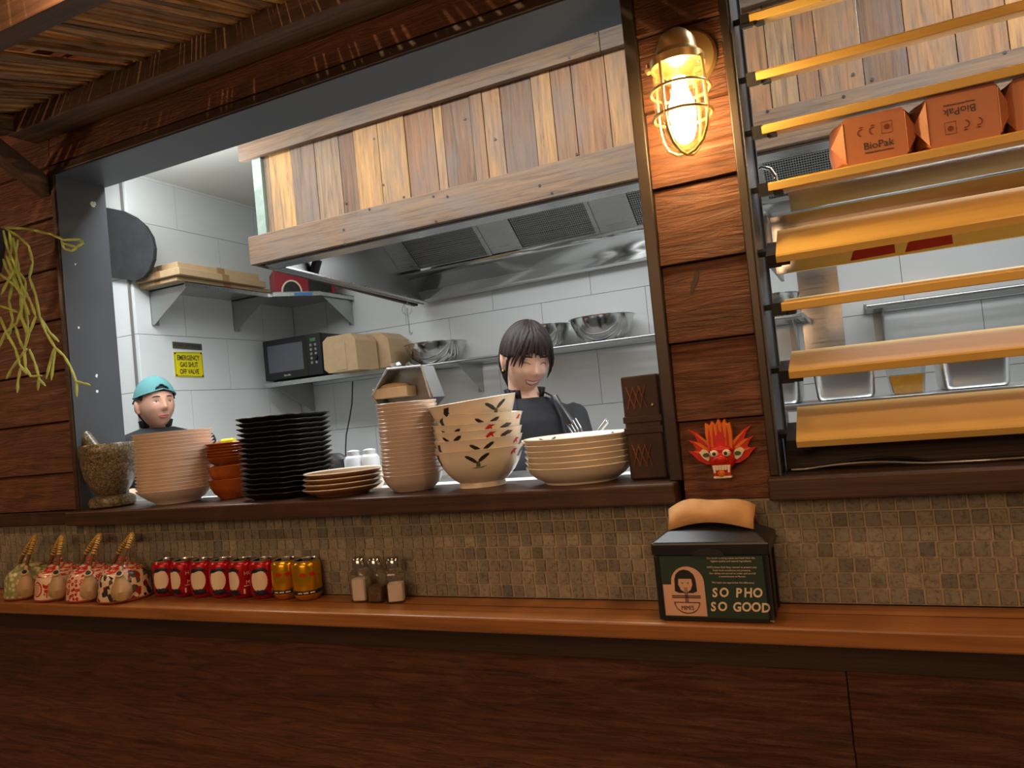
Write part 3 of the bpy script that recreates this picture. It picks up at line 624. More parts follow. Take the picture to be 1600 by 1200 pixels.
# folded takeaway boxes resting on the fourth blade
def takeaway(cx, z0, wf_, hf, label, flip=False, dark=False, rz=0.0):
    t = thing('takeaway_box', label, 'food box', (cx, 0.06, z0), 'takeaway boxes on the louvre blade')
    y0 = 0.008; D = 0.085; g = G(); rows_ = []
    ang = 0
    for k in range(5):
        s = k/4; bul = math.sin(s*PI*0.5); ww = wf_*0.5+0.019*bul; dz = 0.004*s
        ring = [(-wf_/2-0.019*bul, z0+0.012+dz*0), (-wf_/2-0.024*bul, z0+hf*0.5), (-wf_/2-0.019*bul, z0+hf-0.006+0.004*bul), (-wf_/2+0.004, z0+hf+0.006*bul), (wf_/2-0.004, z0+hf+0.006*bul), (wf_/2+0.019*bul, z0+hf-0.006+0.004*bul), (wf_/2+0.024*bul, z0+hf*0.5), (wf_/2+0.019*bul, z0+0.012), (wf_/2-0.004, z0+0.0), (-wf_/2+0.004, z0+0.0)]
        if k == 0: ring = [(-wf_/2, z0+0.006), (-wf_/2, z0+hf*0.5), (-wf_/2, z0+hf-0.004), (-wf_/2+0.003, z0+hf), (wf_/2-0.003, z0+hf), (wf_/2, z0+hf-0.004), (wf_/2, z0+hf*0.5), (wf_/2, z0+0.006), (wf_/2-0.003, z0+0.001), (-wf_/2+0.003, z0+0.001)]
        rows_.append([Vector((cx+x, y0+D*s, z+0.004*s*0)) for x, z in ring])
    vs = [p for r in rows_ for p in r]; n = 10; fs = [tuple(range(n))]+[(j*n+i, (j+1)*n+i, (j+1)*n+(i+1) % n, j*n+(i+1) % n) for j in range(4) for i in range(n)]+[tuple(4*n+i for i in range(n))[::-1]]
    obj('carton_body', G().add(vs, fs), m_kraft, t, smooth=True)
    for s in (-1, 1):   # triangular side folds
        x = cx+s*(wf_/2); g = G()
        g.add([(x, y0+0.001, z0+0.008), (x, y0+0.001, z0+hf-0.008), (x+s*0.021, y0+0.022, z0+hf*0.5), (x+s*0.0015, y0-0.001, z0+0.008), (x+s*0.0015, y0-0.001, z0+hf-0.008), (x+s*0.0225, y0+0.020, z0+hf*0.5)], [(0,1,2),(3,5,4),(0,3,4,1),(1,4,5,2),(2,5,3,0)])
        obj('fold', g, m_kraft, t)
    sg = -1 if flip else 1; zc = z0+hf*0.5
    F = lambda ox, oz: (lambda x, y, h: Vector((cx+sg*(x+ox), y0-0.0003-h, zc+sg*(y+oz))))
    lt = obj('print', text_geo('BioPak', 0.017, F(0.004, -0.012)), m_leafink, t)
    ic = G()
    for ox in (-0.02, -0.002):
        ic.add([F(ox, 0.012)(0.0065*math.cos(a)*r, 0.0065*math.sin(a)*r, h) for h in (0, 0.0004) for a, r in [(1.2+0.42*k, 1) for k in range(9)]+[(1.2+0.42*(8-k), 0.72) for k in range(9)]], [tuple(range(18)), tuple(range(35, 17, -1))])
        ic.add([F(ox, 0.021)(x, y, h) for h in (0, 0.0004) for x, y in ((-0.004, 0), (0, -0.0015), (0.004, 0), (0, 0.0015))], [(0,1,2,3),(7,6,5,4)])
    fr_ = [(0.011, 0.004), (0.027, 0.004), (0.027, 0.023), (0.011, 0.023)]
    for (a, b), (c_, d) in zip(fr_, fr_[1:]+fr_[:1]):
        x0, x1 = sorted((a, c_)); y0_, y1 = sorted((b, d)); ic.add([F(0, 0)(x, y, h) for h in (0, 0.0004) for x, y in ((x0-.0003, y0_-.0003), (x1+.0003, y0_-.0003), (x1+.0003, y1+.0003), (x0-.0003, y1+.0003))], [(0,1,2,3),(7,6,5,4)])
    ic.add([F(0.019, 0.0145)(0.0045*math.cos(a), 0.0045*math.sin(a), h) for h in (0, 0.0004) for a in [PI*k/5 for k in range(10)]], [tuple(range(10)), tuple(range(19, 9, -1))])
    obj('print', ic, plain('brown_print', lin(120, 52, 26), 0.6), t)
    ln = text_geo('biodegradable packaging', 0.0045, F(0.004, -0.0225)); obj('print', ln, m_leafink, t)
    t.rotation_euler = (math.radians(4), 0, rz)
    return t
takeaway(0.066, 1.7475, 0.092, 0.083, 'kraft takeaway box nearest the lamp post, lettering upright', rz=0.05)
takeaway(0.196, 1.7475, 0.098, 0.088, 'middle kraft takeaway box, its lettering upside down', True, rz=0.03)
takeaway(0.325, 1.7475, 0.098, 0.088, 'kraft takeaway box cut off at the edge of the view', rz=-0.15)
for k, (dy, amp, lb) in enumerate(((0.05, 0.012, 'grey cable arching along the ledge under the louvres'), (0.03, 0.007, 'thinner pale cable lying in front along the ledge under the louvres'))):
    pts = [(-0.125+0.024*i, dy+0.004*math.sin(i*0.9+k), 1.2305+max(0, amp*math.sin((i-2+k)*0.42))*(1 if i < 11 else 0.1)) for i in range(20)]
    tag(obj('cable', G().tube(pts, 0.0028 if k == 0 else 0.0022, 8), m_black if k == 0 else m_steel_d, smooth=True), lb, 'cable')

# ------------------------------------------------------------------ wall lamp
LX, LY, LZ = -0.226, -0.098, 1.955
lp = thing('wall_lamp', 'brass bulkhead lamp with a caged glass jar, glowing on the timber post', 'lamp', (-0.235, 0, 1.99))
TY = Matrix.Rotation(PI/2, 3, 'X')
obj('back_plate', G().lathe([(0.0, 0.002), (0.054, 0.002), (0.055, 0.006), (0.050, 0.013), (0.032, 0.017), (0.0, 0.019)], 36, (-0.224, 0.0, 2.0), TY), m_brass, lp, smooth=True)
g = G(); g.tube([(-0.232, -0.012, 2.0), (-0.231, -0.035, 2.004), (-0.229, -0.055, 2.005), (-0.2275, -0.075, 2.0), (LX, -0.09, 1.990), (LX, LY, 1.976), (LX, LY, 1.968)], [0.022, 0.023, 0.025, 0.030, 0.034, 0.036, 0.037], 20); obj('elbow', g, m_brass, lp, smooth=True)
obj('collar', G().lathe([(0.0, 0.022), (0.036, 0.022), (0.042, 0.012), (0.047, 0.01), (0.047, -0.004), (0.042, -0.006), (0.0, -0.006)], 32, (LX, LY, LZ)), m_brass, lp, smooth=True)
jr = [(0.042, -0.006), (0.0455, -0.02), (0.0465, -0.06), (0.0465, -0.095), (0.043, -0.117), (0.034, -0.135), (0.018, -0.147), (0.0, -0.150)]
o = obj('glass_jar', G().lathe(jr, 32, (LX, LY, LZ)), m_lampglass, lp, smooth=True)
cg = G()
for k in range(4):
    a = PI/4+k*PI/2+0.35; pr = [(0.049, 0), (0.050, -0.03), (0.050, -0.07), (0.0497, -0.098), (0.046, -0.121), (0.036, -0.141), (0.018, -0.154), (0.0, -0.157)]
    cg.tube([(LX+r*math.cos(a), LY+r*math.sin(a), LZ+z) for r, z in pr], 0.0029, 7)
for z, r in ((-0.045, 0.0505), (-0.090, 0.050)): cg.tube([(LX+r*math.cos(a), LY+r*math.sin(a), LZ+z) for a in [2*PI*k/28 for k in range(29)]], 0.0028, 7)
obj('cage', cg, m_brass, lp, smooth=True)
obj('bulb', G().lathe([(0.0, -0.02), (0.012, -0.022), (0.014, -0.045), (0.022, -0.07), (0.0235, -0.09), (0.018, -0.108), (0.008, -0.118), (0.0, -0.12)], 20, (LX, LY, LZ)), m_bulb, lp, smooth=True)
obj('wing_nut', G().sphere((LX-0.05, LY, LZ+0.004), (0.008, 0.008, 0.006), 10, 8).tube([(LX-0.052, LY, LZ-0.002), (LX-0.052, LY, LZ+0.016)], 0.003, 8), m_brass, lp, smooth=True)

# ------------------------------------------------------------------ carved demon mask
mk = thing('carved_mask', 'small red painted mask with flame hair and bared teeth, on the post', 'mask', (-0.236, -0.02, 1.23))
MX, MZ = -0.236, 1.24
# side flames
def flame(pts, t, y, m, nm):
    poly = [(MX+a*0.001, MZ+b*0.001) for a, b in pts]; return obj(nm, G().prism(poly, XZ(y), t), m, mk)
sf = [(-6, 8), (-16, 12), (-30, 14), (-44, 22), (-54, 34), (-61, 40), (-50, 39), (-45, 42), (-50, 52), (-58, 60), (-46, 56), (-41, 56), (-46, 68), (-57, 80), (-40, 72), (-28, 58), (-21, 44), (-10, 34)]
for s in (-1, 1):
    flame([(s*a, b) for a, b in sf], 0.008, -0.005, m_maskred, 'side_flame')
    for L_ in ([(-26, 26), (-40, 34), (-52, 39), (-40, 38), (-27, 33)], [(-24, 36), (-38, 47), (-50, 57), (-37, 53), (-24, 43)], [(-20, 44), (-34, 60), (-47, 73), (-30, 62), (-18, 50)]):
        flame([(s*a, b) for a, b in L_], 0.0012, -0.0131, m_orange, 'flame_streak')
flame([(-22, 38), (-25, 70), (-24, 89), (-16, 84), (-12, 92), (-6, 84), (0, 95), (5, 85), (11, 94), (14, 85), (20, 88), (22, 70), (20, 38)], 0.014, -0.006, m_orange, 'crest')
for k, (a, hgt) in enumerate(((-17, 80), (-9, 86), (-1, 88), (7, 87), (15, 82))):
    flame([(a-3.2, 40), (a-3.6, 60), (a-1, hgt), (a+0.6, 62), (a-0.4, 40)], 0.0015, -0.0202, m_maskred, 'flame_streak')
flame([(-7, 44), (-10, 60), (0, 74), (9, 60), (7, 44), (0, 40)], 0.003, -0.0202, m_maskred, 'flame_streak')
obj('face', G().sphere((MX, -0.02, MZ+0.022), (0.023, 0.014, 0.022), 18, 12).sphere((MX, -0.034, MZ+0.024), (0.012, 0.008, 0.008), 12, 8).sphere((MX-0.009, -0.033, MZ+0.022), (0.005, 0.005, 0.005), 8, 6).sphere((MX+0.009, -0.033, MZ+0.022), (0.005, 0.005, 0.005), 8, 6).box((MX-0.015, -0.033, MZ-0.006), (MX+0.015, -0.02, MZ+0.01)), m_maskred, mk, smooth=True)
obj('brow', G().sphere((MX, -0.024, MZ+0.040), (0.020, 0.008, 0.008), 14, 8), m_maskred, mk, smooth=True)
for s in (-1, 1):
    obj('eye', G().sphere((MX+s*0.011, -0.032, MZ+0.034), (0.0075, 0.006, 0.0068), 14, 10), m_maskwhite, mk, smooth=True)
    obj('pupil', G().sphere((MX+s*0.010, -0.0375, MZ+0.034), (0.0032, 0.0016, 0.0034), 10, 6), m_leafink, mk, smooth=True)
    e = obj('ear', G().prism([(MX+s*0.001*a, MZ+0.001*b) for a, b in ((18, 24), (24, 38), (34, 42), (40, 36), (34, 26), (26, 20))], XZ(-0.013), 0.004), m_maskwhite, mk)
    obj('ear_centre', G().prism(ell(MX+s*0.028, MZ+0.031, 0.006, 0.004, 10), XZ(-0.0172), 0.001), m_maskgreen, e)
obj('tooth_row', G().prism([(MX-0.015, MZ+0.005), (MX+0.015, MZ+0.005), (MX+0.016, MZ+0.013), (MX-0.016, MZ+0.013)], XZ(-0.0335), 0.002), m_maskwhite, mk)
for k in range(6): obj('tooth', G().box((MX-0.0145+k*0.005, -0.0372, MZ-0.0005 if k in (0, 5) else MZ+0.004), (MX-0.0103+k*0.005, -0.0356, MZ+0.0125)), m_maskwhite, mk, bevel=0.0008)
obj('tongue', G().sphere((MX-0.001, -0.034, MZ-0.001), (0.007, 0.003, 0.007), 12, 8), m_orange, mk, smooth=True)
obj('lower_jaw', G().box((MX-0.016, -0.034, MZ-0.011), (MX+0.016, -0.021, MZ-0.0065)), m_maskwhite, mk, bevel=0.002)

# ------------------------------------------------------------------ napkin dispenser
nd = thing('napkin_dispenser', 'black napkin dispenser with a dark green poster front and kraft napkin on the counter', 'dispenser', (-0.255, -0.07, 1.0005))
NX0, NX1, NY0, NY1 = -0.352, -0.162, -0.122, -0.012
obj('case', G().box((NX0+0.002, NY0+0.003, 1.001), (NX1-0.002, NY1, 1.112)), m_black, nd, bevel=0.003)
lid = G(); lid.add([(NX0-0.003, NY0-0.004, 1.112), (NX1+0.003, NY0-0.004, 1.112), (NX1+0.003, NY1+0.003, 1.112), (NX0-0.003, NY1+0.003, 1.112), (NX0-0.003, NY0-0.004, 1.133), (NX1+0.003, NY0-0.004, 1.133), (NX1+0.003, NY1+0.003, 1.133), (NX0-0.003, NY1+0.003, 1.133), (NX0+0.032, -0.082, 1.156), (NX1-0.032, -0.082, 1.156), (NX1-0.032, -0.052, 1.156), (NX0+0.032, -0.052, 1.156)],
   [(0,3,2,1),(0,1,5,4),(1,2,6,5),(2,3,7,6),(3,0,4,7),(4,5,9,8),(5,6,10,9),(6,7,11,10),(7,4,8,11),(8,9,10,11)])
obj('lid', lid, m_black, nd, bevel=0.003)
obj('press_tab', G().prism([(-0.257+0.026*math.cos(a), 1.1125+0.012*math.sin(a)) for a in [PI*k/12 for k in range(13)]], XZ(NY0-0.0042), 0.0015), m_matblack, nd)
for s in (NX0, NX1-0.009): obj('frame_rail', G().box((s, NY0-0.003, 1.002), (s+0.009, NY0+0.003, 1.111)), m_plasticclear if s > NX0 else m_black, nd, bevel=0.001)
obj('frame_rail', G().box((NX0+0.009, NY0-0.003, 1.002), (NX1-0.009, NY0+0.003, 1.007)), m_black, nd)
for k, yy in enumerate((-0.1, -0.04)): obj('side_rib', G().box((NX1-0.002, yy-0.004, 1.004), (NX1+0.001, yy+0.004, 1.11)), m_black, nd, bevel=0.001)
YF = NY0-0.0005
pst = obj('poster', G().box((NX0+0.009, YF-0.0006, 1.007), (NX1-0.009, NY0+0.0025, 1.111)), m_greenposter, nd)
YF -= 0.0006
pk = [(-0.341, 1.009), (-0.270, 1.009)]+[(-0.298+0.028*math.cos(a), 1.066+0.027*math.sin(a)) for a in [PI*k/14 for k in range(15)]]+[(-0.326, 1.062), (-0.341, 1.062)]
obj('poster_print', G().prism(pk, XZ(YF), 0.0003), m_pinkposter, pst); YF -= 0.0003
hc = (-0.302, 1.066)
obj('poster_print', G().prism([(hc[0]+a*0.001, hc[1]+b*0.001) for a, b in ((-19, -15), (-18, 5), (-15, 14), (-8, 20), (0, 22), (8, 20), (15, 14), (18, 5), (19, -15), (12, -18), (-12, -18))], XZ(YF), 0.0003), m_leafink, pst)
obj('poster_print', G().prism([(hc[0]+a*0.001, hc[1]+b*0.001) for a, b in ((-11, 6), (11, 6), (12, -4), (8, -13), (0, -18), (-8, -13), (-12, -4))], XZ(YF-0.0003), 0.0003), m_pinkposter, pst)
g = G(); Y2 = YF-0.0006
for s in (-1, 1): g.prism(ell(hc[0]+s*0.005, hc[1]-0.001, 0.0014, 0.001, 8), XZ(Y2), 0.0002)
g.prism([(hc[0]-0.004, hc[1]-0.0075), (hc[0], hc[1]-0.0095), (hc[0]+0.004, hc[1]-0.0075), (hc[0], hc[1]-0.0105)], XZ(Y2), 0.0002)
for k in range(3): g.box((hc[0]-0.0022+k*0.002, Y2-0.0002, hc[1]-0.034), (hc[0]-0.0014+k*0.002, Y2, hc[1]-0.01))
g.box((hc[0]-0.025, Y2-0.0002, hc[1]-0.0235), (hc[0]+0.024, Y2, hc[1]-0.022)); g.box((hc[0]-0.025, Y2-0.0002, hc[1]-0.0265), (hc[0]+0.024, Y2, hc[1]-0.025))
bo = [(hc[0]+0.022*math.cos(a), hc[1]-0.033+0.02*math.sin(a)) for a in [PI+PI*k/16 for k in range(17)]]
bi = [(hc[0]+0.0205*math.cos(a), hc[1]-0.0343+0.0173*math.sin(a)) for a in [2*PI-PI*k/16 for k in range(17)]]
for k in range(16): g.add([(p[0], Y2-0.0002*q, p[1]) for q in (0, 1) for p in (bo[k], bo[k+1], bi[15-k], bi[16-k])], [(0,1,2,3),(7,6,5,4)])
g.box((hc[0]-0.022, Y2-0.0002, hc[1]-0.0345), (hc[0]+0.022, Y2, hc[1]-0.0333))
obj('poster_print', g, m_leafink, pst)
TF = lambda cx, cz, sx=1.0: (lambda x, y, h: Vector((cx+x*sx, YF-0.0003-h, cz+y)))
obj('poster_print', text_geo("MIMI'S", 0.010, TF(hc[0], hc[1]-0.0435, 0.8)), m_leafink, pst)
def brushy(txt, cx, cz, size):
    rr = random.Random(3); x = cx; gg = G(); W = 0.0
    for i, ch in enumerate(txt):
        if ch == ' ': W += size*0.42; continue
        dz = rr.uniform(-0.0008, 0.0008); gl_ = text_geo(ch, size, (lambda a, b, h, W=W, dz=dz: Vector((cx+W+a*0.92+b*0.12, YF-0.0003-h, cz+b*1.02+dz))), extr=size*0.03); gg.add(gl_.v, gl_.f); W += size*(0.74 if ch != 'I' else 0.4)
    return gg, W
for s, cx, cz in (('SO PHO', -0.2575, 1.049), ('SO GOOD', -0.2625, 1.0255)):
    gg, W = brushy(s, cx+0.004, cz, 0.0205); obj('poster_print', gg, m_offwhite, pst)
for k, s in enumerate(('Our broth cooking makes are fresh from the', 'highest quality and natural ingredients.', '', "MiMi's Asian Deli Shop wanted to present you", 'fresh food excellence and presents.', 'Our dishes are served to order and are full', 'a commitment to flavour.', '', 'We hope you appreciate the difference.')):
    if s: obj('poster_print', text_geo(s, 0.0043, TF(-0.222, 1.107-k*0.0051)), m_offwhite, pst)
# napkin: a folded sheet puffed up out of the slot
g = G(); n = 16; top = []; bot = []
vs = []
for i in range(n+1):
    s = i/n; x = NX0+0.024+(0.145)*s; zt = 1.173+0.028*math.sin(PI*(0.12+0.76*s))+0.004*math.sin(9*s); zb = 1.150+0.012*math.sin(PI*s); yt = -0.068+0.004*math.sin(7*s)
    for (y, z) in ((-0.096+0.004*math.sin(5*s), zb-0.0), (-0.086, (zb+zt)/2+0.003*math.sin(11*s)), (yt, zt), (-0.05, (zb+zt)/2), (-0.04, zb-0.002)): vs.append((x+(0.006 if z == zt else 0)*(s-0.5), y, z))
g.add(vs, [(i*5+j, (i+1)*5+j, (i+1)*5+j+1, i*5+j+1) for i in range(n) for j in range(4)])
o = obj('napkin', g, m_napkin, nd, smooth=2); o.modifiers.new('thick', 'SOLIDIFY').thickness = 0.0012

# ------------------------------------------------------------------ shakers
def shaker(cx, cy, rz, fill, hfill, label):
    t = thing('glass_shaker', label, 'shaker', (cx, cy, 1.0005), 'shakers on the counter'); s = 0.0195
    def sq(s_, z, r=0.006): return [(sx*(s_-r)+r*math.cos(a), sy*(s_-r)+r*math.sin(a), z) for sx, sy, a0 in ((1, 1, 0), (-1, 1, PI/2), (-1, -1, PI), (1, -1, 3*PI/2)) for a in (a0, a0+PI/4, a0+PI/2)]
    def loft(levels):
        g = G(); vs = [p for l in levels for p in l]; n = 12
        vs = [Vector(p)+Vector((cx, cy, 1.0005)) for p in vs]
        g.add(vs, [tuple(range(n-1, -1, -1)), tuple((len(levels)-1)*n+i for i in range(n))]+[(j*n+i, j*n+(i+1) % n, (j+1)*n+(i+1) % n, (j+1)*n+i) for j in range(len(levels)-1) for i in range(n)]); return g
    obj('jar', loft([sq(s-0.001, 0), sq(s, 0.003), sq(s, 0.058), sq(s-0.002, 0.066), sq(0.014, 0.073, 0.009), sq(0.0135, 0.078, 0.009)]), m_glass, t, smooth=True)
    obj('contents', loft([sq(s-0.003, 0.004), sq(s-0.003, hfill*0.9), sq(s-0.0035, hfill)]), fill, t)
    lid_ = obj('lid', G().lathe([(0.0, 0.097), (0.011, 0.097), (0.0155, 0.093), (0.0165, 0.088), (0.0155, 0.0875), (0.0165, 0.084), (0.0165, 0.074), (0.0, 0.074)], 22, (cx, cy, 1.0005)), m_mirror, t, smooth=True)
    t.rotation_euler.z = rz; return t
shaker(-1.04, -0.045, 0.08, m_salt, 0.050, 'glass salt shaker, nearly full, at the cans end of the trio')
shaker(-0.996, -0.047, 0.02, m_pepper, 0.034, 'glass pepper shaker with ground pepper, middle of the trio')
shaker(-0.948, -0.046, 0.45, m_salt, 0.040, 'glass salt shaker, half full and turned, at the far end from the cans')

# ------------------------------------------------------------------ cans
def revdecal(c, rf, pts, m, nm, parent, a0, e=0.0004, sub=True, g=None):
    """flat print laid on a surface of revolution: pts are (arc metres, z); a0 the heading of the print's middle"""
    own = g is None; g = g or G(); R0 = rf(pts[0][1])
    cx = sum(p[0] for p in pts)/len(pts); cz = sum(p[1] for p in pts)/len(pts)
    def P3(u, z): r = rf(z)+e; a = a0+u/max(R0, 0.01); return Vector((c[0]+r*math.cos(a), c[1]+r*math.sin(a), c[2]+z))
    n = len(pts); vs = [P3(cx, cz)]; K = 3
    for k in range(1, K+1):
        for u, z in pts: vs.append(P3(cx+(u-cx)*k/K, cz+(z-cz)*k/K))
    fs = [(0, 1+i, 1+(i+1) % n) for i in range(n)]+[(1+k*n+i, 1+(k+1)*n+i, 1+(k+1)*n+(i+1) % n, 1+k*n+(i+1) % n) for k in range(K-1) for i in range(n)]
    g.add(vs, fs)
    return obj(nm, g, m, parent, smooth=True) if own else g
def wraptext(txt, size, c, r, a0, z0, m, parent, sx=1.0):
    g = text_geo(txt, size, lambda x, y, h: Vector((c[0]+(r+0.0006+h)*math.cos(a0+x*sx/r), c[1]+(r+0.0006+h)*math.sin(a0+x*sx/r), c[2]+z0+y))); return obj('lettering', g, m, parent)
CP = [(0.0, 0.001), (0.022, 0.0), (0.0255, 0.002), (0.031, 0.010), (0.033, 0.014), (0.033, 0.078), (0.031, 0.084), (0.0275, 0.088)]
def can(x, y, kind, rz, label, grp):
    t = thing('drink_can', label, 'can', (0, 0, 0), grp); c = (0, 0, 0); r = 0.033
    obj('body', G().lathe(CP, 36), m_red if kind == 'red' else m_gold, t, smooth=True)
    top = obj('lid', G().lathe([(0.0275, 0.0885), (0.028, 0.0905), (0.0265, 0.0915), (0.025, 0.0885), (0.0, 0.0885)], 36), m_alu, t, smooth=True)
    obj('ring_pull', G().box((-0.007, -0.005, 0.089), (0.012, 0.005, 0.0902)), m_alu, top, bevel=0.001)
    rf = lambda z: r if z > 0.014 else 0.031+(z-0.010)*0.5
    if kind == 'red':
        revdecal(c, rf, ell(-0.008, 0.045, 0.0205, 0.026, 20), m_offwhite, 'print', t, -PI/2)
        revdecal(c, rf, [(-0.029, 0.062), (-0.02, 0.073), (0.0, 0.0765), (0.012, 0.070), (0.014, 0.064), (0.0, 0.068), (-0.015, 0.064)], m_navy, 'print', t, -PI/2, 0.0009)
        revdecal(c, rf, [(-0.026, 0.020), (-0.02, 0.010), (0.0, 0.0095), (0.016, 0.010), (0.010, 0.021), (0.0, 0.0235), (-0.014, 0.0235)], m_navy, 'print', t, -PI/2, 0.0009)
        wraptext('HO', 0.013, c, r, -PI/2+0.034/r, 0.060, m_offwhite, t); wraptext('M', 0.013, c, r, -PI/2+0.032/r, 0.038, m_offwhite, t)
        revdecal(c, rf, [(0.022, 0.029), (0.046, 0.029), (0.046, 0.0315), (0.022, 0.0315)], m_offwhite, 'print', t, -PI/2, 0.0006)
        revdecal(c, rf, [(0.020, 0.012), (0.024, 0.012), (0.024, 0.024), (0.020, 0.024)], m_offwhite, 'print', t, -PI/2, 0.0006)
    else:
        obj('band', G().lathe([(0.0334, 0.015), (0.0336, 0.0155), (0.0336, 0.0235), (0.0334, 0.024)], 36), m_navy, t, smooth=True)
        for s in (-1, 1): revdecal(c, rf, [(s*0.002, 0.062), (s*0.006, 0.062), (s*0.011, 0.065), (s*0.017, 0.062), (s*0.019, 0.056), (s*0.014, 0.058), (s*0.010, 0.055), (s*0.005, 0.058)], m_redink, 'print', t, -PI/2, 0.0008)
        for u in (-0.026, -0.012, 0.003): revdecal(c, lambda z: 0.0337, [(u, 0.0178), (u+0.011, 0.0178), (u+0.011, 0.0205), (u, 0.0205)], m_offwhite, 'print', t, -PI/2, 0.0004)
    t.location = (x, y, 1.0003); t.rotation_euler.z = rz; return t
# heading of the view from each can, so that the prints sit where the photo shows them
rzs = [0.62, 0.15, 0.56, 0.58, 0.10, 0.60]
ws = ['first red drink can, next to the teapots, print turned to the front', 'second red drink can from the teapots, print turned aside', 'third red drink can from the teapots', 'fourth red drink can from the teapots', 'fifth red drink can from the teapots, print turned aside', 'red drink can touching the gold cans']
for i in range(6): can(-1.666+0.0662*i, -0.03, 'red', rzs[i], ws[i], 'red drink cans in a row')
can(-1.2665, -0.031, 'gold', 0.55, 'gold drink can next to the red cans', 'gold drink cans'); can(-1.199, -0.036, 'gold', 0.75, 'gold drink can at the end of the row, nearest the shakers', 'gold drink cans')

# ------------------------------------------------------------------ teapots
def pot_mat(name, kind):
    m, nt, b = newmat(name); setc(b, lin(228, 200, 164), 0.25); mp = mapping(nt, (1, 1, 1))
    base = lin(232, 206, 172)
    if kind == 'floral':
        v = nt.nodes.new('ShaderNodeTexVoronoi'); v.inputs['Scale'].default_value = 95; nt.links.new(mp.outputs[0], v.inputs['Vector'])
        r = ramp(nt, v.outputs['Distance'], [(0.0, lin(240, 200, 170)), (0.12, lin(240, 200, 170)), (0.17, lin(178, 34, 40)), (0.42, lin(186, 44, 46)), (0.5, lin(234, 190, 160)), (1, lin(234, 196, 168))]); nt.links.new(r.outputs[0], b.inputs['Base Color'])
    elif kind == 'green':
        v = nt.nodes.new('ShaderNodeTexVoronoi'); v.inputs['Scale'].default_value = 80; nt.links.new(mp.outputs[0], v.inputs['Vector'])
        r = ramp(nt, v.outputs['Distance'], [(0.0, lin(232, 222, 180)), (0.35, lin(222, 212, 160)), (0.5, lin(172, 176, 118)), (0.8, lin(140, 148, 96))]); nt.links.new(r.outputs[0], b.inputs['Base Color'])
    elif kind == 'scene':
        v = nt.nodes.new('ShaderNodeTexVoronoi'); v.inputs['Scale'].default_value = 70; nt.links.new(mp.outputs[0], v.inputs['Vector'])
        sx = nt.nodes.new('ShaderNodeSeparateColor'); nt.links.new(v.outputs['Color'], sx.inputs[0])
        r = ramp(nt, sx.outputs[0], [(0.0, lin(52, 50, 48)), (0.2, base), (0.58, base), (0.62, lin(150, 40, 40)), (0.72, base), (0.86, lin(92, 84, 60)), (0.93, lin(60, 54, 60))], 'CONSTANT'); nt.links.new(r.outputs[0], b.inputs['Base Color'])
    return m
m_potclay = plain('unglazed_clay', lin(206, 170, 124), 0.55, var=0.05, scale=40)
m_cane = plain('cane_wrap', lin(214, 176, 92), 0.5, var=0.15, scale=60); m_cane_d = plain('cane_core', lin(112, 70, 40), 0.6)
POT = [(0.0, 0.0), (0.062, 0.0), (0.068, 0.004), (0.0685, 0.010), (0.0665, 0.02), (0.0635, 0.05), (0.059, 0.066), (0.052, 0.076), (0.040, 0.083), (0.032, 0.0845)]
def potr(z):
    for (r0, z0), (r1, z1) in zip(POT[1:], POT[2:]):
        if z0 <= z <= z1: return r0+(r1-r0)*(z-z0)/(z1-z0)
    return 0.06
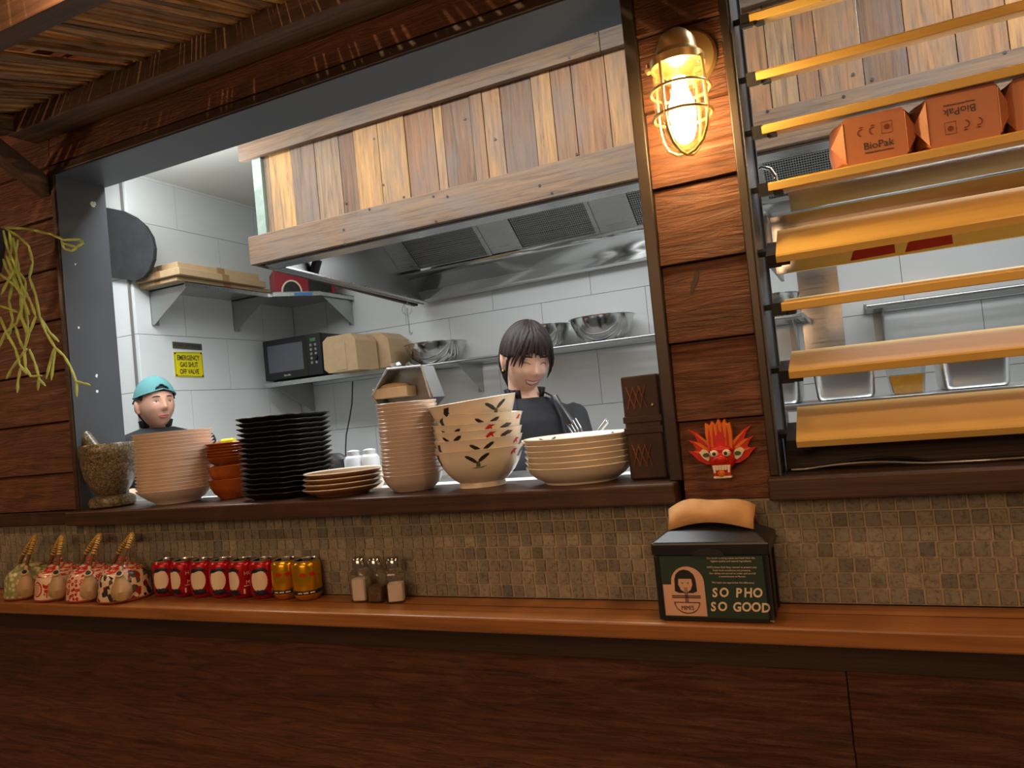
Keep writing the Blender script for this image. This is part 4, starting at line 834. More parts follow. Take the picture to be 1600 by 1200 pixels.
def teapot(x, y, mat_, rz, label, kind, lean=0.25):
    t = thing('teapot', label, 'teapot', (0, 0, 0), None)
    obj('pot_body', G().lathe(POT, 40), mat_, t, smooth=True)
    obj('base_rim', G().lathe([(0.0, 0.0002), (0.066, 0.0002), (0.0695, 0.003), (0.0695, 0.006), (0.0682, 0.0065)], 40), plain('pot_rim', lin(158, 72, 52), 0.4), t, smooth=True)
    obj('lid', G().lathe([(0.036, 0.0835), (0.0365, 0.087), (0.03, 0.092), (0.016, 0.096), (0.008, 0.098), (0.008, 0.101), (0.012, 0.105), (0.011, 0.110), (0.005, 0.113), (0.0, 0.1135)], 28), m_potred if kind != 'green' else mat_, t, smooth=True)
    # spout: bellied, pointing to -y
    g = G(); g.tube([(0, -0.046, 0.020), (0, -0.064, 0.028), (0, -0.073, 0.042), (0, -0.077, 0.058), (0, -0.082, 0.073), (0, -0.087, 0.080)], [0.022, 0.0265, 0.0245, 0.0155, 0.0098, 0.0105], 16)
    sp = obj('spout', g, m_potclay, t, smooth=True)
    obj('spout_hole', G().lathe([(0, 0), (0.0065, 0), (0.0065, 0.0006), (0, 0.0006)], 14, (0, -0.0886, 0.0818), Matrix.Rotation(0.78, 3, 'X')), m_leafink, sp)
    for s in (-1, 1):
        g = G(); g.tube([(0, s*0.046+0.010*math.cos(a)*1, 0.082+0.010*math.sin(a)) for a in [PI*k/8 for k in range(9)]], 0.0045, 10); obj('lug', g, m_potclay, t, smooth=True)
    pts = [(lean*0.045*math.sin(PI*k/16)-0.030*k/16, -0.048*math.cos(PI*k/16), 0.090+0.078*math.sin(PI*k/16)**0.8) for k in range(17)]
    h = obj('handle', G().tube(pts, 0.0048, 10), m_cane_d, t, smooth=True)
    hw = G()
    P2 = [Vector(p) for p in pts]
    for k in range(2, 15):
        if kind in ('scene',) and k < 3: continue
        d = (P2[min(k+1, 16)]-P2[k-1]).normalized()
        for f_ in (0.0, 0.5):
            c0 = P2[k].lerp(P2[min(k+1, 16)], f_); hw.tube([c0-d*0.0019, c0+d*0.0019], 0.0064, 10)
    obj('cane_wrap', hw, m_cane, h, smooth=True)
    if kind == 'red':
        for a0, pts2 in ((-PI/2-0.98, ell(0, 0.035, 0.019, 0.021, 20)),):
            revdecal((0, 0, 0), potr, pts2, m_redink, 'print', t, a0); revdecal((0, 0, 0), potr, ell(0, 0.035, 0.015, 0.017, 20), m_potcream, 'print', t, a0, 0.0007)
            for k in range(5): revdecal((0, 0, 0), potr, [(-0.008+0.0, 0.022+k*0.0055), (0.009-0.002*(k % 2), 0.0225+k*0.0055), (0.009, 0.025+k*0.0055), (-0.009, 0.0245+k*0.0055)], m_redink, 'print', t, a0, 0.001)
        a0 = -PI/2-0.48
        for q in ([(-0.012, 0.052), (-0.004, 0.046), (0.004, 0.046), (0.012, 0.053), (0.010, 0.040), (0.004, 0.036), (-0.004, 0.036), (-0.010, 0.041)], [(-0.007, 0.034), (0.007, 0.034), (0.006, 0.026), (-0.006, 0.026)], [(-0.008, 0.024), (-0.004, 0.024), (-0.004, 0.018), (-0.008, 0.018)], [(0.0, 0.026), (0.003, 0.026), (0.003, 0.012), (0.0, 0.012)], [(0.006, 0.024), (0.009, 0.024), (0.009, 0.016), (0.006, 0.016)]):
            revdecal((0, 0, 0), potr, q, m_redink, 'print', t, a0)
        obj('band', G().lathe([(0.0590, 0.0655), (0.0597, 0.066), (0.056, 0.0715), (0.055, 0.072)], 40), m_potred, t, smooth=True)
    if kind in ('floral', 'scene', 'red'):
        obj('shoulder_band', G().lathe([(0.0525, 0.0765), (0.0527, 0.077), (0.041, 0.0838), (0.037, 0.0848)], 40), m_potred if kind != 'scene' else m_potred, t, smooth=True)
    t.location = (x, y, 1.0003); t.rotation_euler.z = rz; t.scale = (0.955,)*3; t['group'] = 'teapots in a row'; return t
m_potred = None
def _pr():
    m, nt, b = newmat('red_brush_glaze'); setc(b, lin(200, 90, 70), 0.25); mp = mapping(nt, (60, 60, 200)); n_ = noise_n(nt, mp, 1.0, 2)
    r = ramp(nt, n_.outputs[0], [(0.44, lin(232, 196, 160)), (0.52, lin(188, 48, 44))]); nt.links.new(r.outputs[0], b.inputs['Base Color']); return m
m_potred = _pr(); m_potcream = plain('pot_cream', lin(232, 206, 172), 0.25)
teapot(-1.776, -0.068, pot_mat('figures_glaze', 'scene'), 0.80, 'teapot painted with dark figures, next to the red cans', 'scene', 0.95)
teapot(-1.903, -0.066, pot_mat('red_flower_glaze', 'floral'), 0.85, 'teapot covered in small red flowers, between the figure teapot and the red emblem teapot', 'floral', 0.9)
teapot(-2.034, -0.066, m_potcream, 0.87, 'cream teapot with a round red emblem', 'red', 0.55)
teapot(-2.175, -0.062, pot_mat('green_petal_glaze', 'green'), 0.88, 'pale green patterned teapot at the edge of the view', 'green', 0.8)
# ------------------------------------------------------------------ crockery on the ledge
ZT = 1.2265
mt = thing('stone_mortar', 'speckled granite mortar on a round foot at the far end of the ledge', 'mortar', (-1.936, 0.035, ZT))
obj('bowl', G().lathe([(0.0, 0.034), (0.034, 0.034), (0.04, 0.040), (0.052, 0.056), (0.066, 0.086), (0.0725, 0.118), (0.0735, 0.140), (0.0750, 0.142), (0.0755, 0.160), (0.075, 0.176), (0.073, 0.179), (0.062, 0.179), (0.060, 0.17), (0.05, 0.10), (0.03, 0.075), (0.0, 0.068)], 44, (-1.936, 0.035, ZT)), m_granite, mt, smooth=True)
obj('foot', G().lathe([(0.0, 0.0), (0.052, 0.0), (0.059, 0.005), (0.061, 0.016), (0.057, 0.028), (0.045, 0.0335), (0.0, 0.0338)], 40, (-1.936, 0.035, ZT)), m_granite, mt, smooth=True)
a = Vector((-1.925, 0.03, ZT+0.10)); b = at(114, 656, 1, 0.03)
tag(obj('stone_pestle', G().tube([a, a.lerp(b, 0.1), a.lerp(b, 0.5), a.lerp(b, 0.9), a.lerp(b, 0.97), b], [0.012, 0.020, 0.018, 0.0155, 0.0145, 0.007], 20), m_granite, smooth=True), 'grey granite pestle leaning in the stone mortar', 'pestle')
def stack(nm, me, n, cx, cy, z0, pitch, lab, cat, grp, jit=0.001, parts=None):
    for i in range(n):
        o = bpy.data.objects.new(nm, me); C.objects.link(o)
        o.location = (cx+random.uniform(-jit, jit), cy+random.uniform(-jit, jit), z0+i*pitch)
        o.rotation_euler.z = random.uniform(0, 6.28)
        tag(o, '%s, %s' % (lab, ordw(n-1-i, n)), cat, grp)
def ordw(i, n):
    w_ = ['topmost', 'second', 'third', 'fourth', 'fifth', 'sixth', 'seventh', 'eighth', 'ninth', 'tenth', 'eleventh']
    if i == 0: return 'topmost of its stack'
    if i == n-1: return 'lowest of its stack'
    if i < (n+1)//2: return w_[i]+' from the top'
    return w_[n-1-i]+' from the bottom'
bowlw = G().lathe([(0.0, 0.002), (0.050, 0.002), (0.052, 0.0), (0.056, 0.0), (0.058, 0.004), (0.075, 0.014), (0.090, 0.026), (0.1015, 0.0365), (0.1035, 0.0385), (0.1035, 0.0395), (0.101, 0.0395), (0.087, 0.0295), (0.07, 0.017), (0.052, 0.007), (0.0, 0.005)], 44).mesh('stacked_bowl', m_whiteware, True)
stack('pale_bowl', bowlw, 18, -1.715, 0.068, ZT+0.0005, 0.00905, 'pale bowl in the stack beside the mortar', 'bowl', 'pale wide-rimmed bowls in one stack')
bg = G().lathe([(0.0, 0.002), (0.040, 0.002), (0.041, 0.0), (0.045, 0.0), (0.048, 0.004), (0.059, 0.014), (0.066, 0.026), (0.069, 0.036), (0.0705, 0.0385), (0.0695, 0.0395), (0.0655, 0.037), (0.062, 0.027), (0.055, 0.017), (0.044, 0.007), (0.0, 0.005)], 40).mesh('stacked_bowl', m_greyware, True)
stack('grey_dish', bg, 20, -0.950, 0.066, ZT+0.0005, 0.0086, 'grey dish beside the rooster bowls', 'dish', 'grey dishes in the tall round stack')
# amber bowls: two deep ones, then shallow ones
ba = G().lathe([(0.0, 0.002), (0.030, 0.002), (0.031, 0.0), (0.035, 0.0), (0.037, 0.004), (0.050, 0.016), (0.058, 0.032), (0.061, 0.050), (0.0625, 0.052), (0.061, 0.053), (0.058, 0.050), (0.054, 0.034), (0.046, 0.018), (0.03, 0.007), (0.0, 0.006)], 36).mesh('amber_bowl', m_amber, True)
bs = G().lathe([(0.0, 0.001), (0.036, 0.001), (0.037, 0.0), (0.041, 0.0), (0.052, 0.008), (0.060, 0.018), (0.0635, 0.0205), (0.0625, 0.0215), (0.058, 0.020), (0.050, 0.011), (0.04, 0.003), (0.0, 0.003)], 36).mesh('amber_dish', m_amber, True)
AX, AY = -1.5515, 0.108
for i, z in enumerate((0.0005, 0.036)):
    o = bpy.data.objects.new('amber_bowl', ba); C.objects.link(o); o.location = (AX, AY, ZT+z); tag(o, ('lower', 'upper')[i]+' of the two deep amber glazed bowls, under the shallow ones', 'bowl', 'deep amber bowls')
stack('amber_dish', bs, 6, AX, AY, ZT+0.0900, 0.0077, 'shallow amber dish on the deep amber bowls', 'dish', 'shallow amber dishes')
# black scalloped octagonal plates
def octplate():
    g = G(); n = 64; rings = []
    def R(a, s):
        k = s/0.098; return min(0.098*k/max(abs(math.cos(a)), abs(math.sin(a))), 0.113*k/max(abs(math.cos(a-PI/4)), abs(math.cos(a+PI/4))))
    for r, z in ((0.0, 0.0), (0.070, 0.0), (0.078, 0.003), (0.090, 0.009), (0.097, 0.0145), (0.099, 0.0155), (0.0985, 0.0172), (0.096, 0.0168), (0.088, 0.0125), (0.076, 0.0065), (0.0, 0.0045)): rings.append([(R(2*PI*i/n, r)*math.cos(2*PI*i/n), R(2*PI*i/n, r)*math.sin(2*PI*i/n), z+(0.0006*math.cos(16*2*PI*i/n) if r > 0.0945 else 0)) for i in range(n)])
    vs = [p for r in rings for p in r]; fs = [(j*n+i, j*n+(i+1) % n, (j+1)*n+(i+1) % n, (j+1)*n+i) for j in range(len(rings)-1) for i in range(n)]
    return g.add(vs, fs).mesh('black_plate', m_blackplate, True)
m_blackplate = plain('satin_black_glaze', (0.012, 0.011, 0.012), 0.45)
bp = octplate()
for i in range(16):
    o = bpy.data.objects.new('black_plate', bp); C.objects.link(o); o.location = (-1.338+random.uniform(-.001, .001), 0.085, ZT+0.0005+i*0.0125); o.rotation_euler.z = 0.06+random.uniform(-0.02, 0.02)
    tag(o, 'black wavy-rimmed plate with cut corners, '+ordw(15-i, 16), 'plate', 'black plates in one stack')
fp = G().lathe([(0.0, 0.002), (0.055, 0.002), (0.056, 0.0), (0.061, 0.0), (0.063, 0.003), (0.080, 0.009), (0.092, 0.0165), (0.0945, 0.019), (0.0935, 0.0205), (0.090, 0.019), (0.078, 0.0125), (0.058, 0.006), (0.0, 0.0045)], 44)
for i in range(4):
    t = thing('flat_plate', 'cream flat plate by the black plates, '+ordw(3-i, 4), 'plate', (-1.142+0.002*i, 0.052, ZT+0.0005+i*0.0122), 'low pile of flat plates')
    if i == 0:
        g1 = G().lathe([(0.0, 0.002), (0.055, 0.002), (0.056, 0.0), (0.061, 0.0), (0.063, 0.003), (0.080, 0.009), (0.0915, 0.0165), (0.0935, 0.0185)], 44).mesh('underside', m_brownware, True); g2 = G().lathe([(0.0936, 0.0182), (0.0948, 0.0192), (0.0935, 0.0208), (0.090, 0.0195), (0.078, 0.013), (0.058, 0.0065), (0.0, 0.005)], 44).mesh('glazed_top', m_cream, True)
    for nm, me in (('underside', g1), ('glazed_top', g2)):
        o = bpy.data.objects.new(nm, me); C.objects.link(o); o.parent = t
# rooster bowls
CBP = [(0.049, 0.0), (0.053, 0.0), (0.0515, 0.011), (0.062, 0.018), (0.076, 0.032), (0.087, 0.050), (0.094, 0.068), (0.0985, 0.083)]
def cbr(z):
    for (r0, z0), (r1, z1) in zip(CBP[2:], CBP[3:]):
        if z0 <= z <= z1: return r0+(r1-r0)*(z-z0)/(z1-z0)
    return 0.0985
cb = G().lathe([(0.0, 0.003), (0.048, 0.003)]+CBP+[(0.0995, 0.0845), (0.0975, 0.085), (0.0945, 0.081), (0.090, 0.068), (0.083, 0.051), (0.072, 0.034), (0.058, 0.021), (0.03, 0.014), (0.0, 0.013)], 56).mesh('bowl_body', m_cream, True)
def rmesh(polys, m, rf, a0=-PI/2):
    g = G()
    for pts in polys: revdecal((0, 0, 0), rf, pts, None, '', None, a0, 0.0006, g=g)
    return g.mesh('painted_mark', m, True)
leafp = [(0.0015, 0.0575), (0.0055, 0.0590), (0.0105, 0.0635), (0.0165, 0.0700), (0.0170, 0.0740), (0.0125, 0.0735), (0.0055, 0.0680), (0.0015, 0.0625)]

leaves = [[(u*1.45, 0.052+(z-0.052)*1.1) for u, z in leafp], [(-u*1.45, 0.052+(z-0.054)*1.1) for u, z in leafp]]
stemp = [[(-0.0045, 0.0485), (0.005, 0.0485), (0.0045, 0.056), (0.002, 0.0605), (-0.003, 0.060)], [(-0.016, 0.0455), (-0.004, 0.0475), (0.010, 0.047), (0.019, 0.050), (0.008, 0.0455), (-0.004, 0.0455)]]
comb = [[(u+0.050, z) for u, z in ((0.030, 0.066), (0.038, 0.071), (0.045, 0.066), (0.042, 0.074), (0.050, 0.078), (0.036, 0.079), (0.027, 0.070))]]
tail = [[(u+0.046, z) for u, z in ((0.056, 0.060), (0.064, 0.072), (0.078, 0.079), (0.094, 0.077), (0.086, 0.071), (0.076, 0.069), (0.068, 0.060))]]
tail2 = [[(u-0.035, z) for u, z in ((-0.072, 0.052), (-0.080, 0.066), (-0.074, 0.077), (-0.062, 0.078), (-0.066, 0.068), (-0.064, 0.056))]]
lm = rmesh(leaves, m_leafink, cbr); smm = rmesh(stemp, m_greenink, cbr); cm = rmesh(comb, m_redink, cbr); tm = rmesh(tail, m_leafink, cbr); tm2 = rmesh(tail2, m_leafink, cbr)
zb = [0.0, 0.0225, 0.042, 0.0575, 0.078, 0.107]; tl = [(0, 0), (0.0, 0.0), (0.0, 0.015), (0.01, 0.01), (0.03, 0.06), (-0.02, -0.075)]; hz = [0.0, 0.13, -0.60, -0.60, 0.26, 0.62]
lb = ['lowest rooster bowl, twin dark leaves in full view', 'second rooster bowl from the bottom, dark leaves below the rim', 'third rooster bowl from the bottom, red comb mark at the rim', 'third rooster bowl from the top, red comb mark at the rim', 'rooster bowl second from the top, tilted away from the top one', 'topmost rooster bowl, tilted up towards the cook']
for i in range(6):
    t = thing('rooster_bowl', lb[i], 'bowl', (-0.778, 0.078, ZT+0.0005+zb[i]), 'rooster bowls in one stack')
    for nm, me in (('bowl_body', cb), ('leaf_mark', lm), ('stem_mark', smm), ('comb_mark', cm), ('tail_mark', tm), ('tail_mark', tm2)):
        o = bpy.data.objects.new(nm, me); C.objects.link(o); o.parent = t
    t.rotation_euler = (tl[i][0], tl[i][1], hz[i]+0.42)
# soup plates
spm = G().lathe([(0.0, 0.003), (0.070, 0.003), (0.071, 0.0), (0.076, 0.0), (0.077, 0.004), (0.094, 0.013), (0.106, 0.024), (0.1125, 0.034), (0.1145, 0.0365), (0.1135, 0.038), (0.1105, 0.036), (0.102, 0.0255), (0.09, 0.0165), (0.072, 0.008), (0.0, 0.0055)], 56).mesh('soup_plate', m_cream, True)
SX, SY = -0.541, 0.072
for i in range(6):
    t = thing('soup_plate', 'cream soup plate by the menu holder, '+ordw(5-i, 6), 'plate', (SX, SY, ZT+0.0005+i*0.0116), 'cream soup plates in one stack')
    o = bpy.data.objects.new('plate_body', spm); C.objects.link(o); o.parent = t
    if i == 5:
        rf = lambda z: 0.100+(z-0.024)*1.0
        for a0, m_ in ((0.95, m_leafink), (2.6, m_leafink)):
            g = G()
            for s in (-1, 1):
                vs = [Vector((math.cos(a0+u*s)*r, math.sin(a0+u*s)*r, 0.0275+(r-0.104)*1.25+0.0006)) for u, r in ((0.02, 0.1025), (0.10, 0.106), (0.2, 0.1095), (0.22, 0.1075), (0.12, 0.103), (0.04, 0.101))]
                g.add(vs, [tuple(range(6))])
            obj('leaf_mark', g, m_, None); mm = bpy.data.objects[-1] if 0 else C.objects[-1]; mm.location = (0, 0, 0); mm.data.transform(Matrix.Translation(Vector((0, 0, 0)))); mm.parent = t
            mm.data = g.mesh('leaf_mark', m_, False)
# leather menu holder
HX0, HX1, HY0, HY1 = -0.4245, -0.3505, 0.030, 0.100
mh = thing('menu_holder', 'dark leather menu holder with criss-cross lacing and two straps, at the post', 'menu holder', (-0.387, 0.065, ZT))
obj('body', G().box((HX0, HY0, ZT+0.0005), (HX1, HY1, ZT+0.205)), m_leather, mh, bevel=0.004)
for z in (0.112, 0.090): obj('strap', G().box((HX0-0.0022, HY0-0.0028, ZT+z), (HX1+0.0022, HY1+0.0022, ZT+z+0.013)), m_leather, mh, bevel=0.0015)
for z0 in (0.140, 0.026):
    for k in range(3):
        x = HX0+0.010+k*0.0125
        for s in (0, 1):
            g = G(); g.tube([(x+0.014*s, HY0-0.0005, ZT+z0), (x+0.007, HY0-0.003, ZT+z0+0.022), (x+0.014*(1-s), HY0-0.0005, ZT+z0+0.044)], 0.0013, 6); obj('lace', g, m_lace, mh)
obj('stud', G().sphere((HX1-0.014, HY0-0.001, ZT+0.145), 0.0035, 10, 8), m_brass, mh, smooth=True); obj('pin', G().tube([(HX1+0.001, HY0+0.02, ZT+0.03), (HX1+0.006, HY0+0.02, ZT+0.036), (HX1+0.006, HY0+0.02, ZT+0.048), (HX1+0.001, HY0+0.02, ZT+0.054)], 0.0016, 6), m_lace, mh)
# paper liner glimpsed on the bench, utensils, bottles behind the crockery
def bench_pt(px, py, y): return at(px, py, 1, y)
ZB = 1.2055
p = at(553, 720, 1, 0.36)
for k, (dx, hgt) in enumerate(((0.0, 0.115), (0.042, 0.11))):
    t = thing('squeeze_bottle', ('milky squeeze bottle beside the black pot lid', 'milky squeeze bottle beside the tall grey dishes')[k], 'bottle', (p.x+dx, 0.36+0.02*k, ZB), 'milky squeeze bottles')
    obj('body', G().lathe([(0.0, 0.0), (0.026, 0.0), (0.028, 0.004), (0.028, 0.085), (0.022, 0.094), (0.018, 0.096), (0.018, 0.104), (0.0, 0.104)], 24, (p.x+dx, 0.36+0.02*k, ZB)), m_milky, t, smooth=True)
    obj('nozzle', G().lathe([(0.019, 0.1045), (0.019, 0.108), (0.010, 0.111), (0.0, 0.112)], 16, (p.x+dx, 0.36+0.02*k, ZB)), m_milky, t, smooth=True)
p = at(519, 720, 1, 0.42)
t = thing('black_pot', 'black domed pot lid showing behind the black plates', 'pot', (p.x-0.01, 0.42, ZB))
obj('lid', G().lathe([(0.0, 0.105), (0.035, 0.102), (0.058, 0.085), (0.064, 0.06), (0.064, 0.055), (0.0, 0.055)], 30, (p.x-0.01, 0.42, ZB)), m_black, t, smooth=True)
obj('pot_body', G().lathe([(0.0, 0.0), (0.05, 0.0), (0.06, 0.01), (0.063, 0.054), (0.0, 0.054)], 30, (p.x-0.01, 0.42, ZB)), m_black, t, smooth=True)
p = at(583, 726, 1, 0.3)
tag(obj('white_saucer', G().lathe([(0.0, 0.0), (0.03, 0.0), (0.05, 0.03), (0.062, 0.055), (0.060, 0.057), (0.045, 0.03), (0.028, 0.006), (0.0, 0.006)], 30, (p.x, 0.27, ZB)), m_whiteware, smooth=True), 'small white bowl on the bench behind the low pile of plates', 'bowl')
for a_, b_ in (((-2.0, 0.165), (-1.5, 0.36)), ((-1.32, 0.165), (-0.34, 0.40))):
    tag(obj('paper_liner', G().box((a_[0], a_[1], ZB+0.0002), (b_[0], b_[1], ZB+0.0012)), m_white), 'white paper liner on the bench behind the '+('stone mortar' if a_[0] < -1.8 else 'rooster bowls'), 'paper')
# canister with spatula (yellow handle)
p = at(352, 689, 1, 0.5)
t = thing('spatula', 'kitchen spatula with a bright yellow handle, behind the amber dishes', 'spatula', (p.x, 0.5, ZB))
q0 = at(338, 693, 1, 0.5); q1 = at(348, 690, 1, 0.5); q2 = at(366, 688, 1, 0.5)
obj('handle', G().tube([q1, q2], 0.009, 10), m_yellow, t, smooth=True); obj('shank', G().tube([q0, q1], 0.006, 8), m_card_d, t, smooth=True)
cn = thing('steel_canister', 'stainless canister hidden among the crockery stacks, holding a spatula', 'canister', (q2.x+0.03, 0.5, ZB))
obj('body', G().lathe([(0.0, 0.0), (0.045, 0.0), (0.047, q1.z-ZB-0.014), (0.049, q1.z-ZB-0.0095), (0.044, q1.z-ZB-0.010), (0.042, 0.01), (0.0, 0.01)], 24, (q2.x+0.01, 0.5, ZB)), m_steel_v, cn, smooth=True)
# black serving fork and clear handle standing behind the soup plates
fk0 = at(880, 640, 1, 0.40); fk1 = at(893, 662, 1, 0.40); fk2 = at(907, 690, 1, 0.40); fkb = at(880, 640, 1, 0.40)
cnx = at(897, 720, 1, 0.40)
t = thing('serving_fork', 'black serving fork with curved steel tines behind the soup plates', 'fork', (cnx.x, 0.4, ZB))
obj('handle', G().tube([at(868, 618, 1, 0.43), fk0, fk1], [0.006, 0.008, 0.013], 10, 0.5), m_black, t, smooth=True)
for k in range(4):
    o_ = Vector((-0.012+0.008*k, 0, 0.004*k)); obj('tine', G().tube([fk1+o_, fk1.lerp(fk2, 0.5)+o_+Vector((0.006, -0.01, 0)), fk2+o_+Vector((0.004, 0, -0.02)), Vector((fk2.x+o_.x, 0.4, ZB+0.005))], 0.0022, 7), m_steel_d, t, smooth=True)
t = thing('tongs', 'steel utensil handle sticking up behind the soup plates', 'utensil', (-0.7, 0.34, ZB))
h0 = at(950, 656, 1, 0.34); h1 = at(930, 682, 1, 0.34); h2 = h1+(h1-h0).normalized()*0.12; h2.z = max(h2.z, ZB+0.004)
obj('grip', G().tube([h0, h0.lerp(h1, 0.05), h1], [0.004, 0.0075, 0.006], 12), m_mirror, t, smooth=True); obj('shaft', G().tube([h1, h2], 0.003, 8), m_steel, t, smooth=True)
# hexagonal roll dispenser
hx = thing('hexagonal_dispenser', 'hexagonal steel dispenser with a wrapped bundle inside, behind the tall grey dishes', 'dispenser', (-1.32, 0.55, ZB))
hp = [at(*q, 1, 0.5) for q in ((578, 618), (605, 576), (658, 571), (677, 620), (652, 652), (602, 652))]
hq = [(v.x, v.z) for v in hp]
g = G(); cxh = sum(v[0] for v in hq)/6; czh = sum(v[1] for v in hq)/6
inn = [(cxh+(x-cxh)*0.94, czh+(z-czh)*0.94) for x, z in hq]
vs = [Vector((x, 0.5, z)) for x, z in hq]+[Vector((x, 0.5, z)) for x, z in inn]+[Vector((x, 0.57, z)) for x, z in hq]+[Vector((x, 0.565, z)) for x, z in inn]
for i in range(6):
    j = (i+1) % 6
    if i in (0, 1, 2, 3, 4, 5): g.add([vs[i], vs[j], vs[6+j], vs[6+i], vs[12+i], vs[12+j], vs[18+j], vs[18+i]], [(0,1,2,3),(0,4,5,1),(3,2,6,7)])
g.add([vs[12+i] for i in range(6)], [(0,1,2,3,4,5)]); g.add([vs[18+i] for i in range(6)], [(5,4,3,2,1,0)])
obj('shell', g, m_steel_d, hx)
obj('divider', G().tube([Vector((hq[1][0], 0.5, hq[1][1])), Vector((hq[0][0]+0.01, 0.5, hq[0][1]))], 0.003, 6).tube([Vector((hq[2][0], 0.5, hq[2][1])), Vector((hq[3][0]-0.01, 0.5, hq[3][1]))], 0.003, 6).tube([Vector((hq[1][0], 0.5, hq[1][1])), Vector((hq[2][0], 0.5, hq[2][1]))], 0.003, 6), m_steel, hx)
obj('pedestal', G().box((cxh-0.05, 0.51, ZB), (cxh+0.05, 0.56, min(z for x, z in hq)+0.003)), m_steel_v, hx, bevel=0.002)
b0 = at(598, 618, 1, 0.56); b1 = at(650, 600, 1, 0.56)
tag(obj('wrapped_bundle', G().box((b0.x, 0.505, b0.z-0.012), (b1.x, 0.56, b0.z+0.02)).sphere(((b0.x+b1.x)/2, 0.532, b0.z+0.02), ((b1.x-b0.x)*0.45, 0.025, 0.014), 14, 8), m_card, bevel=0.004), 'tan paper bundle tied with string inside the hexagonal steel dispenser', 'bundle')
foil = G(); rr = random.Random(4); cx_, cz_ = at(628, 569, 1, 0.57).x, max(z for x, z in hq)
ring = [(0.04*math.cos(2*PI*i/14)*rr.uniform(0.7, 1.15), 0.03*math.sin(2*PI*i/14), rr.uniform(0.006, 0.022)) for i in range(14)]
foil.add([(cx_, 0.57, cz_+0.008)]+[(cx_+x, 0.57+y, cz_+z) for x, y, z in ring]+[(cx_+x*0.5, 0.57+y*0.5, cz_+0.001) for x, y, z in ring], [(0, 1+i, 1+(i+1) % 14) for i in range(14)]+[(1+i, 15+i, 15+(i+1) % 14, 1+(i+1) % 14) for i in range(14)]+[tuple(range(28, 14, -1))])
tag(obj('foil_tray', foil, m_mirror), 'crumpled foil tray lying on the hexagonal dispenser', 'tray')

# ------------------------------------------------------------------ microwave and cartons
MX0, MX1, MY0, MY1, MZ0, MZ1 = -3.262, -2.822, 2.10, 2.43, 1.703, 1.948
mv = thing('microwave_oven', 'black microwave oven with a grey window on the back wall shelf', 'microwave', (-3.04, 2.26, 1.6905))
obj('casing', G().box((MX0, MY0+0.02, MZ0), (MX1, MY1, MZ1)), m_black, mv, bevel=0.004)
for x in (MX0+0.03, MX1-0.03):
    for y in (MY0+0.05, MY1-0.05): obj('foot', G().lathe([(0, 0), (0.012, 0), (0.012, 0.0125), (0, 0.0125)], 12, (x, y, 1.6905)), m_black, mv)
dr = obj('door', G().box((MX0, MY0, MZ0+0.002), (MX1-0.108, MY0+0.0195, MZ1)), m_black, mv, bevel=0.003)
obj('window', G().box((MX0+0.035, MY0-0.0015, MZ0+0.045), (MX1-0.135, MY0+0.001, MZ1-0.035)), m_screen, dr, bevel=0.0006)
pn = obj('control_panel', G().box((MX1-0.107, MY0, MZ0+0.002), (MX1, MY0+0.0195, MZ1)), m_matblack, mv, bevel=0.002)
obj('display', G().box((MX1-0.075, MY0-0.001, MZ1-0.045), (MX1-0.035, MY0+0.001, MZ1-0.025)), m_led, pn)
for r in range(5):
    for c_ in range(2 if r < 4 else 2):
        if r == 3 and c_ == 1: continue
        x = MX1-0.072+0.034*c_; z = MZ1-0.066-0.026*r; obj('button', G().lathe([(0, 0), (0.009, 0), (0.008, 0.003), (0, 0.003)], 12, (x, MY0-0.0, z), Matrix.Rotation(PI/2, 3, 'X')), m_steel, pn, smooth=True)
obj('dial', G().lathe([(0, 0), (0.014, 0), (0.012, 0.009), (0, 0.009)], 18, (MX1-0.038, MY0, MZ1-0.144), Matrix.Rotation(PI/2, 3, 'X')), m_black, pn, smooth=True)
obj('lettering', text_geo('Breville', 0.017, lambda x, y, h: Vector((-3.088+x, MY0-0.0005-h, MZ0+0.022+y))), m_offwhite, dr)
def kbox(poly_px, y, depth, label, rz=0):
    pts = [at(*q, 1, y) for q in poly_px]; zmin = min(p.z for p in pts); dz = max(0, 1.691-zmin)
    poly = [(p.x, p.z+dz) for p in pts]; cx = sum(p[0] for p in poly)/len(poly)
    t = thing('kraft_carton', label, 'carton', (cx, y+depth/2, min(p[1] for p in poly)), 'kraft cartons beside the microwave')
    obj('carton_body', G().prism(poly, lambda a, b, h: Vector((a, y+h, b)), depth), m_card, t, bevel=0.002)
    z0 = min(p[1] for p in poly); z1 = max(p[1] for p in poly)
    obj('flap', G().box((cx-0.02, y-0.003, z0+0.01), (cx+0.055, y-0.0005, z1-0.045)), m_card, t)
    t.rotation_euler.z = rz; return t
kbox([(505, 549), (512, 541), (548, 535), (556, 545), (561, 592), (515, 598), (508, 592)], 1.99, 0.2, 'nearer kraft carton, its front flap towards the counter, leaning off the microwave shelf', 0.0)
kbox([(540, 530), (552, 525), (592, 519), (606, 528), (612, 572), (560, 582), (546, 578)], 2.205, 0.22, 'kraft carton behind the nearer one on the microwave shelf', 0.0)
cd_ = [at(551, 596, 1, 2.35), at(550, 630, 1, 2.35), at(546, 655, 1, 2.35), at(541, 680, 1, 2.35), at(540, 700, 1, 2.35), at(541, 760, 1, 2.35)]
tag(obj('power_cord', G().tube(cd_, 0.004, 8), m_black, smooth=True), 'black power cord hanging below the microwave shelf', 'cord')
